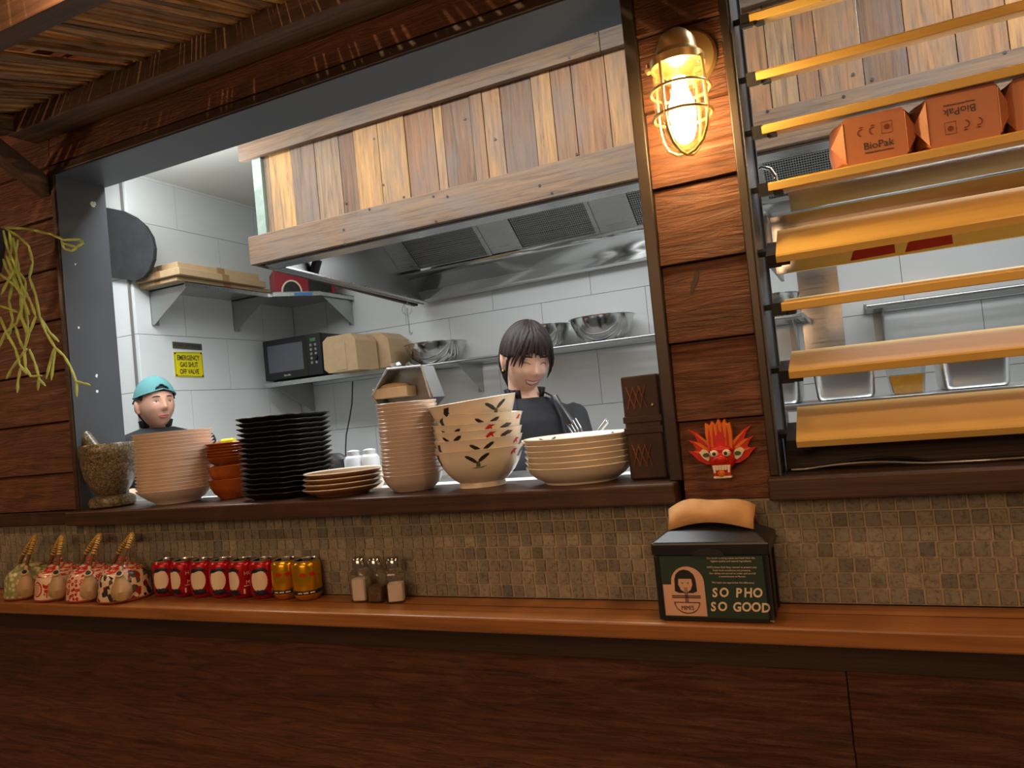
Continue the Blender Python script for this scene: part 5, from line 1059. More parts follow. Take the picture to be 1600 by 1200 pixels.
# mixing bowls
def mbowl(cx, cy, z, r, h, label):
    g = G().lathe([(0.0, 0.001), (r*0.42, 0.001), (r*0.5, 0.004), (r*0.78, h*0.35), (r*0.93, h*0.8), (r*0.955, h-0.002), (r, h), (r, h+0.002), (r*0.945, h+0.001), (r*0.92, h*0.8), (r*0.77, h*0.36), (r*0.48, 0.006), (0.0, 0.004)], 48, (cx, cy, z))
    tag(obj('mixing_bowl', g, m_mirror, smooth=True), label, 'bowl', 'steel mixing bowls on the tube shelf')
mbowl(-2.19, 2.345, 1.6905, 0.185, 0.118, 'steel mixing bowl under the hanging hook, nearest the microwave')
mbowl(-1.505, 2.345, 1.6905, 0.145, 0.125, 'smaller steel mixing bowl partly hidden by the cook in the apron')
mbowl(-1.175, 2.345, 1.6905, 0.175, 0.128, 'wide steel mixing bowl on the shelf end nearest the lamp post')
mbowl(-0.33, 2.345, 1.6905, 0.13, 0.11, 'steel mixing bowl at the shelf end glimpsed between louvres')
# signs
SXp = XL+0.0095
YZ = lambda a, b, h: Vector((SXp+h, a, b))
ns = thing('sign', 'small grey NO SMOKING strip sign above the yellow sign', 'sign', (SXp, 1.6, 1.895))
obj('plate', G().prism([(1.505, 1.900), (1.703, 1.894), (1.703, 1.930), (1.505, 1.936)], YZ, 0.002), m_signdark, ns)
obj('lettering', text_geo('NO SMOKING', 0.024, lambda x, y, h: Vector((SXp+0.0022+h, 1.615+x, 1.915+y-0.03*x))), m_leafink, ns)
obj('symbol', G().prism(ell(1.527, 1.918, 0.011, 0.011, 16), lambda a, b, h: Vector((SXp+0.0022+h, a, b)), 0.0004), m_leafink, ns); obj('symbol', G().prism(ell(1.527, 1.918, 0.008, 0.008, 16), lambda a, b, h: Vector((SXp+0.0027+h, a, b)), 0.0003), m_signdark, ns)
ys = thing('sign', 'yellow EMERGENCY GAS SHUT OFF VALVE sign on the tiled wall', 'sign', (SXp, 1.6, 1.74))
obj('plate', G().prism([(1.505, 1.745), (1.700, 1.739), (1.700, 1.884), (1.505, 1.880)], YZ, 0.002), m_yellow, ys)
g = G(); e = 0.0035
for (ya, za), (yb, zb_) in (((1.51, 1.750), (1.695, 1.744)), ((1.695, 1.744), (1.695, 1.879)), ((1.695, 1.879), (1.51, 1.875)), ((1.51, 1.875), (1.51, 1.750))): g.tube([(SXp+0.0025, ya, za), (SXp+0.0025, yb, zb_)], 0.0012, 4)
obj('border', g, m_leafink, ys)
for k, s in enumerate(('EMERGENCY', 'GAS SHUT', 'OFF VALVE')): obj('lettering', text_geo(s, 0.038, (lambda x, y, h, k=k: Vector((SXp+0.0022+h, 1.602+x*0.70, 1.847-0.038*k+y))), extr=0.0009), m_leafink, ys)
for y_, z_ in ((1.513, 1.752), (1.692, 1.747), (1.513, 1.872), (1.692, 1.876)): obj('screw', G().lathe([(0, 0), (0.005, 0), (0.005, 0.002), (0, 0.002)], 10, (SXp+0.0022, y_, z_), Matrix.Rotation(PI/2, 3, 'Y')), m_leafink, ys)
# rounded black panel on the stub wall
pp = [(120, 322), (165, 324), (190, 329), (210, 339), (226, 353), (236, 370), (240, 388), (239, 405), (233, 422), (224, 433), (212, 439), (170, 433), (120, 430)]
pts = [at(*q, 1, 1.262) for q in pp]
tag(obj('round_board', G().prism([(p.x, p.z) for p in pts], lambda a, b, h: Vector((a, 1.262+h, b)), 0.022), plain('scuffed_black_board', lin(46, 47, 50), 0.7, 0, 0.35, 14), bevel=0.002), 'scuffed black rounded board fixed on the tiled wall beside the opening', 'board')
# pans behind the louvres
def gnpan(x0, x1, y0, y1, z0, z1, label):
    g = G(); r = 0.02
    def ring(x0, x1, y0, y1, z, r): return [(cx_+r*math.cos(a), cy_+r*math.sin(a), z) for cx_, cy_, a0 in ((x1-r, y1-r, 0), (x0+r, y1-r, PI/2), (x0+r, y0+r, PI), (x1-r, y0+r, 1.5*PI)) for a in (a0, a0+PI/6, a0+PI/3, a0+PI/2)]
    lv_ = [ring(x0+0.014, x1-0.014, y0+0.014, y1-0.014, z0, 0.012), ring(x0+0.009, x1-0.009, y0+0.009, y1-0.009, z0+0.003, 0.018), ring(x0+0.006, x1-0.006, y0+0.006, y1-0.006, z0+0.012, r), ring(x0, x1, y0, y1, z1-0.004, r), ring(x0-0.012, x1+0.012, y0-0.012, y1+0.012, z1-0.004, r+0.008), ring(x0-0.012, x1+0.012, y0-0.012, y1+0.012, z1-0.002, r+0.008), ring(x0+0.001, x1-0.001, y0+0.001, y1-0.001, z1-0.002, r), ring(x0+0.008, x1-0.008, y0+0.008, y1-0.008, z0+0.012, r)]
    vs = [p for l in lv_ for p in l]; n = 16
    g.add(vs, [tuple(range(n-1, -1, -1)), tuple(7*n+i for i in range(n))]+[(j*n+i, j*n+(i+1) % n, (j+1)*n+(i+1) % n, (j+1)*n+i) for j in range(7) for i in range(n)])
    tag(obj('food_pan', g, m_pan, smooth=True), label, 'food pan', 'steel food pans behind the louvres')
gnpan(-0.248, -0.145, 0.80, 1.04, 1.3265, 1.45, 'steel food pan mostly hidden by the window post')
gnpan(-0.112, 0.045, 0.80, 1.04, 1.3265, 1.45, 'steel food pan nearer the post, before the yellow sauce tub')
gnpan(0.195, 0.352, 0.80, 1.04, 1.3265, 1.45, 'steel food pan past the yellow sauce tub')
tb = thing('sauce_tub', 'clear tub of bright yellow sauce between two steel food pans', 'tub', (0.118, 0.88, 1.3265))
def frus(x0, x1, y0, y1, z0, z1, e): g = G(); return g.add([(x0+e,y0+e,z0),(x1-e,y0+e,z0),(x1-e,y1-e,z0),(x0+e,y1-e,z0),(x0,y0,z1),(x1,y0,z1),(x1,y1,z1),(x0,y1,z1)], [(0,3,2,1),(4,5,6,7),(0,1,5,4),(1,2,6,5),(2,3,7,6),(3,0,4,7)])
obj('tub', frus(0.072, 0.164, 0.82, 0.95, 1.3265, 1.402, 0.008), m_plasticclear, tb, bevel=0.002); obj('sauce', frus(0.078, 0.158, 0.827, 0.943, 1.3285, 1.376, 0.0075), m_sauce, tb)
obj('lid', G().box((0.068, 0.815, 1.4025), (0.168, 0.955, 1.408)), m_plasticclear, tb, bevel=0.001)
# ------------------------------------------------------------------ people
def gau(a, b): return math.exp(-a*a-b*b)
def face_feat(x, z, smile):
    ax = abs(x); f = 0
    f -= 0.019*gau(x/0.0115, (z+0.026)/0.013); f -= 0.010*gau(x/0.008, (z+0.004)/0.02); f -= 0.004*gau((ax-0.012)/0.006, (z+0.031)/0.007)
    f += 0.0065*gau((ax-0.030)/0.015, (z-0.006)/0.010); f -= 0.003*gau((ax-0.028)/0.02, (z-0.026)/0.008)
    f -= (0.004+0.005*smile)*gau((ax-0.040)/0.017, (z+0.030)/0.017)
    f -= 0.007*gau(x/0.022, (z+0.060)/0.011); f += 0.004*gau(x/0.024, (z+0.060)/0.0028)
    f -= 0.006*gau(x/0.018, (z+0.096)/0.014); return f
HX, HY, HZ = 0.077, 0.093, 0.115
def headp(d, smile=0, off=0.0):
    x, y, z = HX*d.x, HY*d.y, HZ*d.z; t = max(0, -d.z)
    x *= 1-0.24*t**2.2
    if d.y < 0: y *= 0.98*(1-0.05*t); y += face_feat(x, z, smile)*min(1, -d.y*2.2)
    else: y *= 1-0.5*t**1.3; z *= 1-0.30*d.y*t
    return Vector((x, y, z))+d*off
def fy(x, z, smile=0):
    dz = z/HZ; t = max(0, -dz); dx = x/(HX*(1-0.24*t**2.2)); dy = -math.sqrt(max(0.0, 1-dx*dx-dz*dz))
    return HY*dy*0.98*(1-0.05*t)+face_feat(x, z, smile)*min(1, -dy*2.2)
def remesh(g, voxel, name, m, sm=2):
    me = g.mesh('tmp', m); o = bpy.data.objects.new('tmp', me); C.objects.link(o)
    r = o.modifiers.new('r', 'REMESH'); r.mode = 'VOXEL'; r.voxel_size = voxel
    if sm: s_ = o.modifiers.new('s', 'SMOOTH'); s_.iterations = sm; s_.factor = 0.5
    dg = bpy.context.evaluated_depsgraph_get(); dg.update()
    me2 = bpy.data.meshes.new_from_object(o.evaluated_get(dg)); C.objects.unlink(o); bpy.data.objects.remove(o)
    me2.name = name; me2.materials.clear(); me2.materials.append(m); me2.shade_smooth(); return me2
def putw(name, me, parent):
    o = bpy.data.objects.new(name, me); C.objects.link(o); me.transform(Matrix.Translation(-wloc(parent))); o.parent = parent; return o
def grid_head(keep, off, name, m, parent, T, thick, bumpf=None, nu=96, nv=64):
    g = G(); vs = []; ok = {}
    for j in range(nv+1):
        ph = PI*j/nv
        for i in range(nu):
            a = 2*PI*i/nu; d = Vector((math.sin(ph)*math.sin(a), -math.sin(ph)*math.cos(a), math.cos(ph)))
            p = headp(d, 0, off+(bumpf(d) if bumpf else 0)); ok[(j, i)] = keep(d, p); vs.append(T @ p)
    fs = []
    for j in range(nv):
        for i in range(nu):
            q = [(j, i), (j+1, i), (j+1, (i+1) % nu), (j, (i+1) % nu)]
            if all(ok[k] for k in q): fs.append(tuple(a*nu+b for a, b in q))
    used = sorted({i for f in fs for i in f}); mp_ = {o_: k for k, o_ in enumerate(used)}
    g.add([vs[i] for i in used], [tuple(mp_[i] for i in f) for f in fs])
    o = obj(name, g, m, parent, smooth=2); s_ = o.modifiers.new('t', 'SOLIDIFY'); s_.thickness = thick; s_.offset = -1; return o
def hand(g, wrist, dirv, palmn, side, curl, S=1.0, spread=0.12):
    """palm plus five tapering fingers; dirv: towards the fingers, palmn: out of the palm, side: +1 thumb on the +across side"""
    d = dirv.normalized(); nrm = (palmn-d*palmn.dot(d)).normalized(); ac = d.cross(nrm)*side
    g.tube([wrist, wrist+d*0.02*S, wrist+d*0.05*S, wrist+d*0.085*S, wrist+d*0.095*S], [0.021*S, 0.027*S, 0.033*S, 0.034*S, 0.024*S], 14, 0.42 if 1 else 1)
    for k, (o_, L_) in enumerate(((0.026, 0.068), (0.009, 0.077), (-0.009, 0.071), (-0.026, 0.056))):
        p = wrist+d*0.082*S+ac*o_*S; dd_ = (d+ac*o_*spread*12).normalized(); pts = [p]; a = 0.1
        for q in (0.0, 0.42, 0.33, 0.25):
            if q: p = p+(dd_*math.cos(a)+nrm*math.sin(a))*L_*q*S; pts.append(p)
            a += curl
        g.tube(pts+[pts[-1]+(pts[-1]-pts[-2])*0.25], [0.0095*S, 0.0088*S, 0.0078*S, 0.0068*S, 0.003*S], 10)
    p = wrist+d*0.02*S+ac*0.022*S; e1 = p+(d*0.6+ac*0.75+nrm*0.25).normalized()*0.04*S; e2 = e1+(d*0.85+ac*0.35+nrm*0.4).normalized()*0.03*S; e3 = e2+(d+nrm*0.5).normalized()*0.022*S
    g.tube([p, e1, e2, e3], [0.013*S, 0.011*S, 0.009*S, 0.005*S], 10)
def person(spec):
    hc = Vector(spec['head']); rz = spec['rz']; Rb = Matrix.Rotation(spec.get('bodyrz', rz), 4, 'Z')
    base = Vector((hc.x, hc.y, 0))-(Rb @ Vector((0, -0.035, 0)))
    root = thing('person', spec['label'], 'person', (base.x, base.y, 0))
    TH = Matrix.Translation(hc) @ Matrix.Rotation(rz, 4, 'Z') @ Matrix.Rotation(spec.get('roll', 0), 4, 'Y') @ Matrix.Rotation(spec.get('pitch', 0), 4, 'X')
    sm_ = spec.get('smile', 0)
    g = G(); vs = []; nu, nv = 80, 64
    for j in range(nv+1):
        ph = PI*j/nv
        for i in range(nu):
            a = 2*PI*i/nu; d = Vector((math.sin(ph)*math.sin(a), -math.sin(ph)*math.cos(a), math.cos(ph))); vs.append(TH @ headp(d, sm_))
    g.add(vs, [(j*nu+i, (j+1)*nu+i, (j+1)*nu+(i+1) % nu, j*nu+(i+1) % nu) for j in range(nv) for i in range(nu)])
    for s in (-1, 1):
        g.sphere(TH @ Vector((s*0.081, 0.012, -0.008)), (0.009, 0.017, 0.030), 14, 12, Matrix.Rotation(rz+s*0.25, 3, 'Z'))
        g.sphere(TH @ Vector((s*0.078, 0.006, -0.034)), (0.007, 0.009, 0.010), 10, 8, Matrix.Rotation(rz, 3, 'Z'))
    B = lambda x, y, z: base+Rb @ Vector((x, y, z))
    zs = spec['shoulder']; W = spec['w']
    g.tube([TH @ Vector((0, 0.025, -0.045)), (TH @ Vector((0, 0.03, -0.10))).lerp(B(0, 0.01, zs+0.06), 0.5), B(0, 0.012, zs+0.035), B(0, 0.01, zs-0.03)], [0.052, 0.050, 0.055, 0.085], 18)
    def torso(g, e):
        L_ = [(zs+0.03, 0.060, 0.052), (zs+0.0, W*0.72, 0.075), (zs-0.05, W*0.98, 0.098), (zs-0.13, W*0.93, 0.112), (zs-0.25, W*0.80, 0.10), (zs-0.38, W*0.74, 0.095), (zs-0.50, W*0.88, 0.105), (zs-0.58, W*0.9, 0.105)]
        n = 28; vs = [B((rx+e)*math.cos(2*PI*i/n), (ry+e)*math.sin(2*PI*i/n)*(1.0), z) for z, rx, ry in L_ for i in range(n)]
        g.add(vs, [tuple(range(n)), tuple((len(L_)-1)*n+i for i in range(n))]+[(j*n+i, j*n+(i+1) % n, (j+1)*n+(i+1) % n, (j+1)*n+i) for j in range(len(L_)-1) for i in range(n)])
    torso(g, 0)
    arms = []
    for s, hw, el in ((-1, spec['hands'][0], spec['elbows'][0]), (1, spec['hands'][1], spec['elbows'][1])):
        sh_ = B(s*(W-0.012), 0.0, zs-0.045); e_ = Vector(el); h_ = Vector(hw); arms.append((sh_, e_, h_))
        g.tube([sh_, sh_.lerp(e_, 0.5), e_, e_.lerp(h_, 0.3), h_], [0.046, 0.042, 0.036, 0.036, 0.023], 14)
        hand(g, h_, (h_-e_)+Vector((0, 0, -0.03)), Vector((0, 0, -1)), s, spec.get('curl', 0.35), 0.92)
    zh = zs-0.55
    for s in (-1, 1): g.tube([B(s*0.08, 0, zh), B(s*0.085, -0.005, zh*0.55), B(s*0.085, 0.0, zh*0.5), B(s*0.085, 0.02, 0.09), B(s*0.085, 0.02, 0.04)], [0.085, 0.06, 0.055, 0.038, 0.04], 14)
    body = putw('body', remesh(g, 0.0048, 'body', spec['skin']), root)
    # clothing
    g = G(); torso(g, 0.012)
    for sh_, e_, h_ in arms:
        f = spec.get('sleeve', 0.7); pts = [sh_, sh_.lerp(e_, 0.5), e_, e_.lerp(h_, f)] if f > 0 else [sh_, sh_.lerp(e_, 0.5), sh_.lerp(e_, 0.8)]
        g.tube(pts, [0.062, 0.057, 0.053, 0.046][:len(pts)], 16)
    sht = putw('shirt', remesh(g, 0.008, 'shirt', m_blackcloth, 3), root)
    g = G()
    for s in (-1, 1):   # open stand collar
        pts = []
        for k in range(9):
            a = 0.55+k*0.32; pts.append(B(s*0.066*math.sin(a), -0.062*math.cos(a)+0.010, zs+0.028+0.014*(k/8)))
        for k, (p, q) in enumerate(zip(pts, pts[1:])): g.add([p, q, q+Vector((0, 0, 0.032))+(q-B(0, 0.01, q.z-base.z))*0.06, p+Vector((0, 0, 0.030))+(p-B(0, 0.01, p.z-base.z))*0.12], [(0, 1, 2, 3)])
    o = obj('collar', g, spec['collar'], sht, smooth=2); o.modifiers.new('t', 'SOLIDIFY').thickness = 0.004
    g = G(); n = 28
    for s in (-1, 1): g.tube([B(s*0.082, 0, zh+0.03), B(s*0.085, -0.005, zh*0.55), B(s*0.085, 0.02, 0.08)], [0.105, 0.075, 0.06], 16)
    g.tube([B(0, 0, zh+0.09), B(0, 0, zh+0.0)], [0.01, 0.01], 8)
    obj('trousers', g, m_trouser, root, smooth=True)
    for s in (-1, 1): obj('shoe', G().sphere(B(s*0.085, -0.03, 0.045), (0.045, 0.12, 0.045), 16, 10, Rb.to_3x3()), m_black, root, smooth=True)
    if spec.get('apron'):
        g = G(); n = 10; vs = []
        for z, hw in ((zs-0.13, 0.10), (zs-0.22, 0.13), (zs-0.34, 0.20), (zs-0.5, 0.21), (zs-0.8, 0.21)):
            for i in range(n+1):
                x = hw*(2*i/n-1); vs.append(B(x*0.86, -0.142+0.35*x*x*4.0-(0.006*math.sin(i*2.1+z*30)) , z))
        g.add(vs, [(j*(n+1)+i, j*(n+1)+i+1, (j+1)*(n+1)+i+1, (j+1)*(n+1)+i) for j in range(4) for i in range(n)])
        ap = obj('apron', g, m_apron, root, smooth=2); ap.modifiers.new('t', 'SOLIDIFY').thickness = 0.004
        for s in (-1, 1): obj('apron_strap', G().tube([B(s*0.082, -0.133, zs-0.13), B(s*0.078, -0.112, zs-0.05), B(s*0.066, -0.07, zs+0.03), B(s*0.05, 0.03, zs+0.065)], 0.008, 8, 0.4), m_apron, ap)
        obj('name_badge', G().sphere(B(-0.07, -0.131, zs-0.115), (0.016, 0.003, 0.008), 12, 8, Rb.to_3x3()), m_offwhite, ap, smooth=True)
    F = lambda x, z, e=0.0012: TH @ Vector((x, fy(x, z, sm_)-e, z))
    def fpatch(poly, m, nm, e=0.0012, par=None):
        cx = sum(p[0] for p in poly)/len(poly); cz = sum(p[1] for p in poly)/len(poly); n = len(poly); g = G(); vs = [F(cx, cz, e)]
        for k in (0.5, 1.0): vs += [F(cx+(x-cx)*k, cz+(z-cz)*k, e) for x, z in poly]
        g.add(vs, [(0, 1+i, 1+(i+1) % n) for i in range(n)]+[(1+i, 1+n+i, 1+n+(i+1) % n, 1+(i+1) % n) for i in range(n)]); return obj(nm, g, m, body, smooth=2)
    def fline(pts, r, m, nm, e=0.0006): return obj(nm, G().tube([F(x, z, e) for x, z in pts], r, 6), m, body, smooth=True)
    for s in (-1, 1):
        if sm_: fline([(s*(0.017+0.0055*k), 0.001+0.0045*math.sin(PI*k/5)) for k in range(6)], [0.0006, 0.0012, 0.0014, 0.0015, 0.0014, 0.0008], m_brow, 'eyelash')
        else:
            fpatch([(s*(0.031+0.0115*math.cos(a)), 0.003+0.0028*math.sin(a)) for a in [2*PI*k/14 for k in range(14)]], m_eyewhite, 'eye', 0.0008)
            fpatch(ell(s*0.031+0.001, 0.0032, 0.0042, 0.0034, 12), m_eye, 'iris', 0.0014)
            fline([(s*(0.0185+0.005*k), 0.0035+0.0052*math.sin(PI*k/5)) for k in range(6)], 0.0010, m_brow, 'eyelid')
        fline([(s*(0.014+0.0062*k), 0.0235+0.0035*math.sin(0.5+k*0.5)) for k in range(6)], [0.0012, 0.0026, 0.0028, 0.0025, 0.002, 0.0008], m_brow, 'eyebrow', -0.0002)
        if not sm_: fpatch(ell(s*0.0062, -0.0385, 0.0024, 0.0013, 8), m_lipdark, 'nostril', 0.0006)
    if sm_:
        fpatch([(-0.024, -0.055), (-0.014, -0.0585), (0, -0.0595), (0.014, -0.0585), (0.024, -0.055), (0.016, -0.067), (0, -0.0725), (-0.016, -0.067)], m_teeth, 'teeth', 0.0022)
        fline([(-0.026, -0.0535), (-0.014, -0.0572), (0, -0.0580), (0.014, -0.0572), (0.026, -0.0535)], [0.0008, 0.0022, 0.0024, 0.0022, 0.0008], m_lip, 'upper_lip', 0.0010)
        fline([(-0.026, -0.0535), (-0.017, -0.0685), (0, -0.0750), (0.017, -0.0685), (0.026, -0.0535)], [0.0008, 0.0026, 0.0034, 0.0026, 0.0008], m_lip, 'lower_lip', 0.0010)
    else:
        fline([(-0.023, -0.0605), (-0.012, -0.0575), (0, -0.0582), (0.012, -0.0575), (0.023, -0.0605)], [0.0008, 0.0026, 0.0028, 0.0026, 0.0008], m_lip, 'upper_lip', 0.0004)
        fline([(-0.022, -0.0615), (-0.012, -0.0655), (0, -0.0668), (0.012, -0.0655), (0.022, -0.0615)], [0.0008, 0.0030, 0.0036, 0.0030, 0.0008], m_lip, 'lower_lip', 0.0004)
    return root, body, TH, B, base
m_lipdark = plain('nostril_shadow', lin(110, 62, 52), 0.7)
def az(d): return math.atan2(d.x, -d.y)     # 0 at the face, positive to the figure's left (+x)
# the cook in the apron
h1 = at(803, 744, 1, 0.56); h1.z = 1.235
wr, wb, WT, WB, wbase = person(dict(head=(-1.025, 0.955, 1.558), rz=math.radians(46), bodyrz=math.radians(44), pitch=math.radians(20), roll=math.radians(4), smile=1, shoulder=1.392, w=0.172, skin=m_skin2, collar=m_blackcloth,
    label='smiling person in a black shirt and apron, hair tied back, looking down at work', apron=True, sleeve=0.55,
    elbows=[(-1.15, 0.66, 1.17), (-0.80, 0.86, 1.12)], hands=[(h1.x-0.06, 0.53, 1.245), (-0.70, 0.56, 1.27)], curl=0.4))
def keepw(d, p):
    a = abs(az(d)); zc = 0.036-0.004*math.sin(az(d)*9) if a < 0.62 else (0.036-(a-0.62)*0.055 if a < 1.15 else (0.007+(a-1.15)*0.01 if a < 1.72 else -0.062))
    return p.z > zc
hair = grid_head(keepw, 0.013, 'hair', m_hair2, wb, WT, 0.012, lambda d: 0.0025*math.sin(az(d)*26+d.z*3)+0.006*max(0, d.z)+0.004*max(0, d.y))
rr = random.Random(11)
for k in range(30):       # fringe locks
    a = -0.95+1.9*k/29; L_ = 0.028 if abs(a) < 0.6 else 0.075; pts = []
    for q in range(6):
        t = q/5; ph = 0.62+0.72*t if abs(a) < 0.6 else 0.55+1.1*t; aa = a*(0.55+0.5*t)+0.08*math.sin(k*1.7)*t
        d = Vector((math.sin(ph)*math.sin(aa), -math.sin(ph)*math.cos(aa), math.cos(ph))); pts.append(WT @ headp(d, 0, 0.0155+0.002*math.sin(k)))
    obj('lock', G().tube(pts, [0.003, 0.0055, 0.006, 0.0052, 0.004, 0.001], 8), m_hair2, hair, smooth=True)
for s in (-1, 1):
    for k in range(1): obj('side_lock', G().tube([WT @ Vector((s*(0.070+0.003*k), -0.040+0.012*k, 0.035)), WT @ Vector((s*(0.082), -0.038+0.012*k, 0.0)), WT @ Vector((s*(0.080+0.002*k), -0.034+0.012*k, -0.035)), WT @ Vector((s*(0.074), -0.030+0.013*k, -0.062-0.006*k))], [0.004, 0.006, 0.005, 0.001], 8), m_hair2, hair, smooth=True)
for k in range(12):       # low gathered tail
    a = 2*PI*k/12; r0 = 0.018
    obj('tail_lock', G().tube([WT @ Vector((r0*1.6*math.cos(a), 0.074+0.006*math.sin(a), -0.015+r0*math.sin(a))), WT @ Vector((-0.010+r0*0.6*math.cos(a), 0.100+0.008*math.sin(a), -0.035+r0*0.5*math.sin(a))), WT @ Vector((-0.016+r0*1.1*math.cos(a), 0.112+0.012*math.sin(a), -0.062)), WT @ Vector((-0.014+r0*0.9*math.cos(a), 0.105+0.010*math.sin(a), -0.095)), WT @ Vector((-0.010+r0*0.3*math.cos(a), 0.095, -0.125-0.02*rr.random()))], [0.012, 0.009, 0.012, 0.009, 0.002], 8), m_hair2, hair, smooth=True)
obj('earring', G().sphere(WT @ Vector((-0.079, 0.004, -0.044)), 0.004, 10, 8), m_brass, wb, smooth=True)
# the person in the cap
mr, mb, MT, MB_, mbase = person(dict(head=(-2.90, 1.0, 1.572), rz=math.radians(74), bodyrz=math.radians(56), pitch=math.radians(-2), roll=0, smile=0, shoulder=1.435, w=0.205, skin=m_skin1, collar=m_blackcloth,
    label='person in a teal back-to-front cap and black top, looking across the kitchen', sleeve=-1,
    elbows=[(-2.98, 0.70, 1.13), (-2.62, 0.92, 1.12)], hands=[(-2.72, 0.66, 1.20), (-2.50, 0.72, 1.18)], curl=0.3))
def keepm(d, p):
    a = abs(az(d)); return (a > 1.15) and p.z > (0.012 if a < 1.35 else (0.022 if a < 1.8 else -0.08)) and p.z < 0.075 or (a <= 1.15 and 0.05 < p.z < 0.085)
grid_head(keepm, 0.006, 'hair', m_hair1, mb, MT, 0.006)
def keepc(d, p):
    a = abs(az(d)); zc = 0.052-0.022*min(1, a/1.4)
    if a < 0.42 and p.z < 0.052+0.026*math.cos(a/0.42*PI/2): return False
    return p.z > zc
cap = grid_head(keepc, 0.0115, 'cap', m_teal, mb, MT, 0.004, lambda d: 0.004*max(0, d.z))
g = G(); pts = []
for k in range(33):
    a = 2*PI*k/32; aa = a if a <= PI else a-2*PI; zc = 0.054-0.022*min(1, abs(aa)/1.4); d = Vector((math.sin(aa), -math.cos(aa), 0)); ph = math.acos(min(1, zc/HZ)); dd_ = Vector((math.sin(ph)*math.sin(aa), -math.sin(ph)*math.cos(aa), math.cos(ph))); pts.append(MT @ headp(dd_, 0, 0.0115))
obj('cap_band', G().tube(pts, 0.0055, 8, 0.5), m_teal, cap, smooth=True)
g = G(); vs = []
for i in range(13):
    a = PI-0.75+1.5*i/12; d = Vector((math.sin(a), -math.cos(a), 0.30)).normalized(); p = headp(d, 0, 0.0145); vs += [MT @ p, MT @ (p+Vector((math.sin(a)*0.004, 0.052*math.cos((i-6)/6*1.1), -0.022)))]
g.add(vs, [(2*i, 2*i+1, 2*i+3, 2*i+2) for i in range(12)]); o = obj('brim', g, m_teal, cap, smooth=2); o.modifiers.new('t', 'SOLIDIFY').thickness = 0.004

# ------------------------------------------------------------------ hanging plant
pl = thing('hanging_plant', 'trailing green stick cactus in a dark hanging pot at the edge of the view', 'plant', (-2.118, -0.185, 1.885))
pc = Vector((-2.118, -0.185, 1.885))
obj('pot', G().lathe([(0.0, 0.0), (0.055, 0.0), (0.065, 0.02), (0.082, 0.11), (0.086, 0.115), (0.086, 0.125), (0.078, 0.125), (0.074, 0.115), (0.0, 0.112)], 32, pc), m_matblack, pl, smooth=True)
for k in range(3):
    a = 2*PI*k/3; obj('hanger', G().tube([pc+Vector((0.083*math.cos(a), 0.083*math.sin(a), 0.12)), pc+Vector((0.01*math.cos(a), 0.01*math.sin(a), 0.32))], 0.0015, 6), m_matblack, pl)
obj('hook', G().tube([pc+Vector((0, 0, 0.31)), pc+Vector((0, 0, 0.435))], 0.0025, 6), m_matblack, pl)
SP = [  # stems surveyed from the picture, (px, py, y)
 [(8, 356, -.17), (40, 357, -.14), (80, 366, -.12), (100, 375, -.12), (125, 374, -.12), (130, 380, -.12), (120, 386, -.12), (98, 380, -.12)],
 [(96, 376, -.12), (100, 388, -.12), (112, 392, -.12), (120, 388, -.12)],
 [(10, 358, -.17), (30, 370, -.15), (45, 385, -.14), (51, 410, -.14), (46, 433, -.14), (56, 462, -.14), (62, 495, -.13), (78, 520, -.12), (92, 534, -.12)],
 [(62, 495, -.13), (72, 520, -.13), (86, 543, -.12), (100, 556, -.12), (110, 573, -.12), (119, 596, -.12), (120, 620, -.12)],
 [(119, 596, -.12), (130, 599, -.12), (141, 602, -.12)],
 [(86, 543, -.12), (80, 560, -.12), (72, 592, -.12)], [(86, 543, -.12), (83, 570, -.12), (80, 594, -.12)],
 [(5, 360, -.18), (12, 390, -.17), (22, 412, -.17), (34, 445, -.16), (48, 472, -.15), (56, 495, -.15)],
 [(34, 445, -.16), (35, 480, -.16), (26, 505, -.16), (8, 520, -.17), (-2, 545, -.17)],
 [(56, 495, -.15), (46, 520, -.15), (38, 545, -.15), (40, 575, -.15), (48, 588, -.15), (66, 587, -.15)],
 [(20, 372, -.16), (26, 400, -.16), (22, 430, -.16), (32, 462, -.15), (34, 495, -.15), (41, 520, -.15)],
 [(10, 400, -.18), (20, 425, -.18), (12, 440, -.18), (2, 460, -.18)],
 [(0, 428, -.18), (12, 437, -.18), (24, 447, -.17), (36, 462, -.17)],
 [(0, 478, -.18), (12, 482, -.17), (28, 488, -.16)],
 [(0, 495, -.18), (10, 520, -.17), (24, 545, -.16), (31, 570, -.15), (42, 585, -.15)],
 [(42, 545, -.15), (30, 560, -.15), (18, 577, -.15), (10, 592, -.15)],
 [(32, 575, -.15), (28, 595, -.15), (27, 614, -.15)],
 [(46, 546, -.15), (54, 565, -.15), (61, 590, -.15), (59, 610, -.15)], [(61, 592, -.15), (71, 603, -.15)],
 [(5, 405, -.18), (10, 420, -.18), (20, 435, -.17), (34, 462, -.16), (46, 492, -.15)],
 [(28, 374, -.15), (24, 395, -.15), (30, 425, -.15), (40, 440, -.14), (38, 470, -.14), (44, 505, -.14), (40, 540, -.14)],
 [(14, 362, -.17), (18, 385, -.16), (14, 408, -.16), (20, 440, -.16), (14, 470, -.16), (20, 500, -.16), (12, 530, -.16)],
 [(30, 490, -.16), (42, 515, -.16), (40, 520, -.16)], [(24, 510, -.16), (30, 530, -.16), (36, 545, -.15)],
]
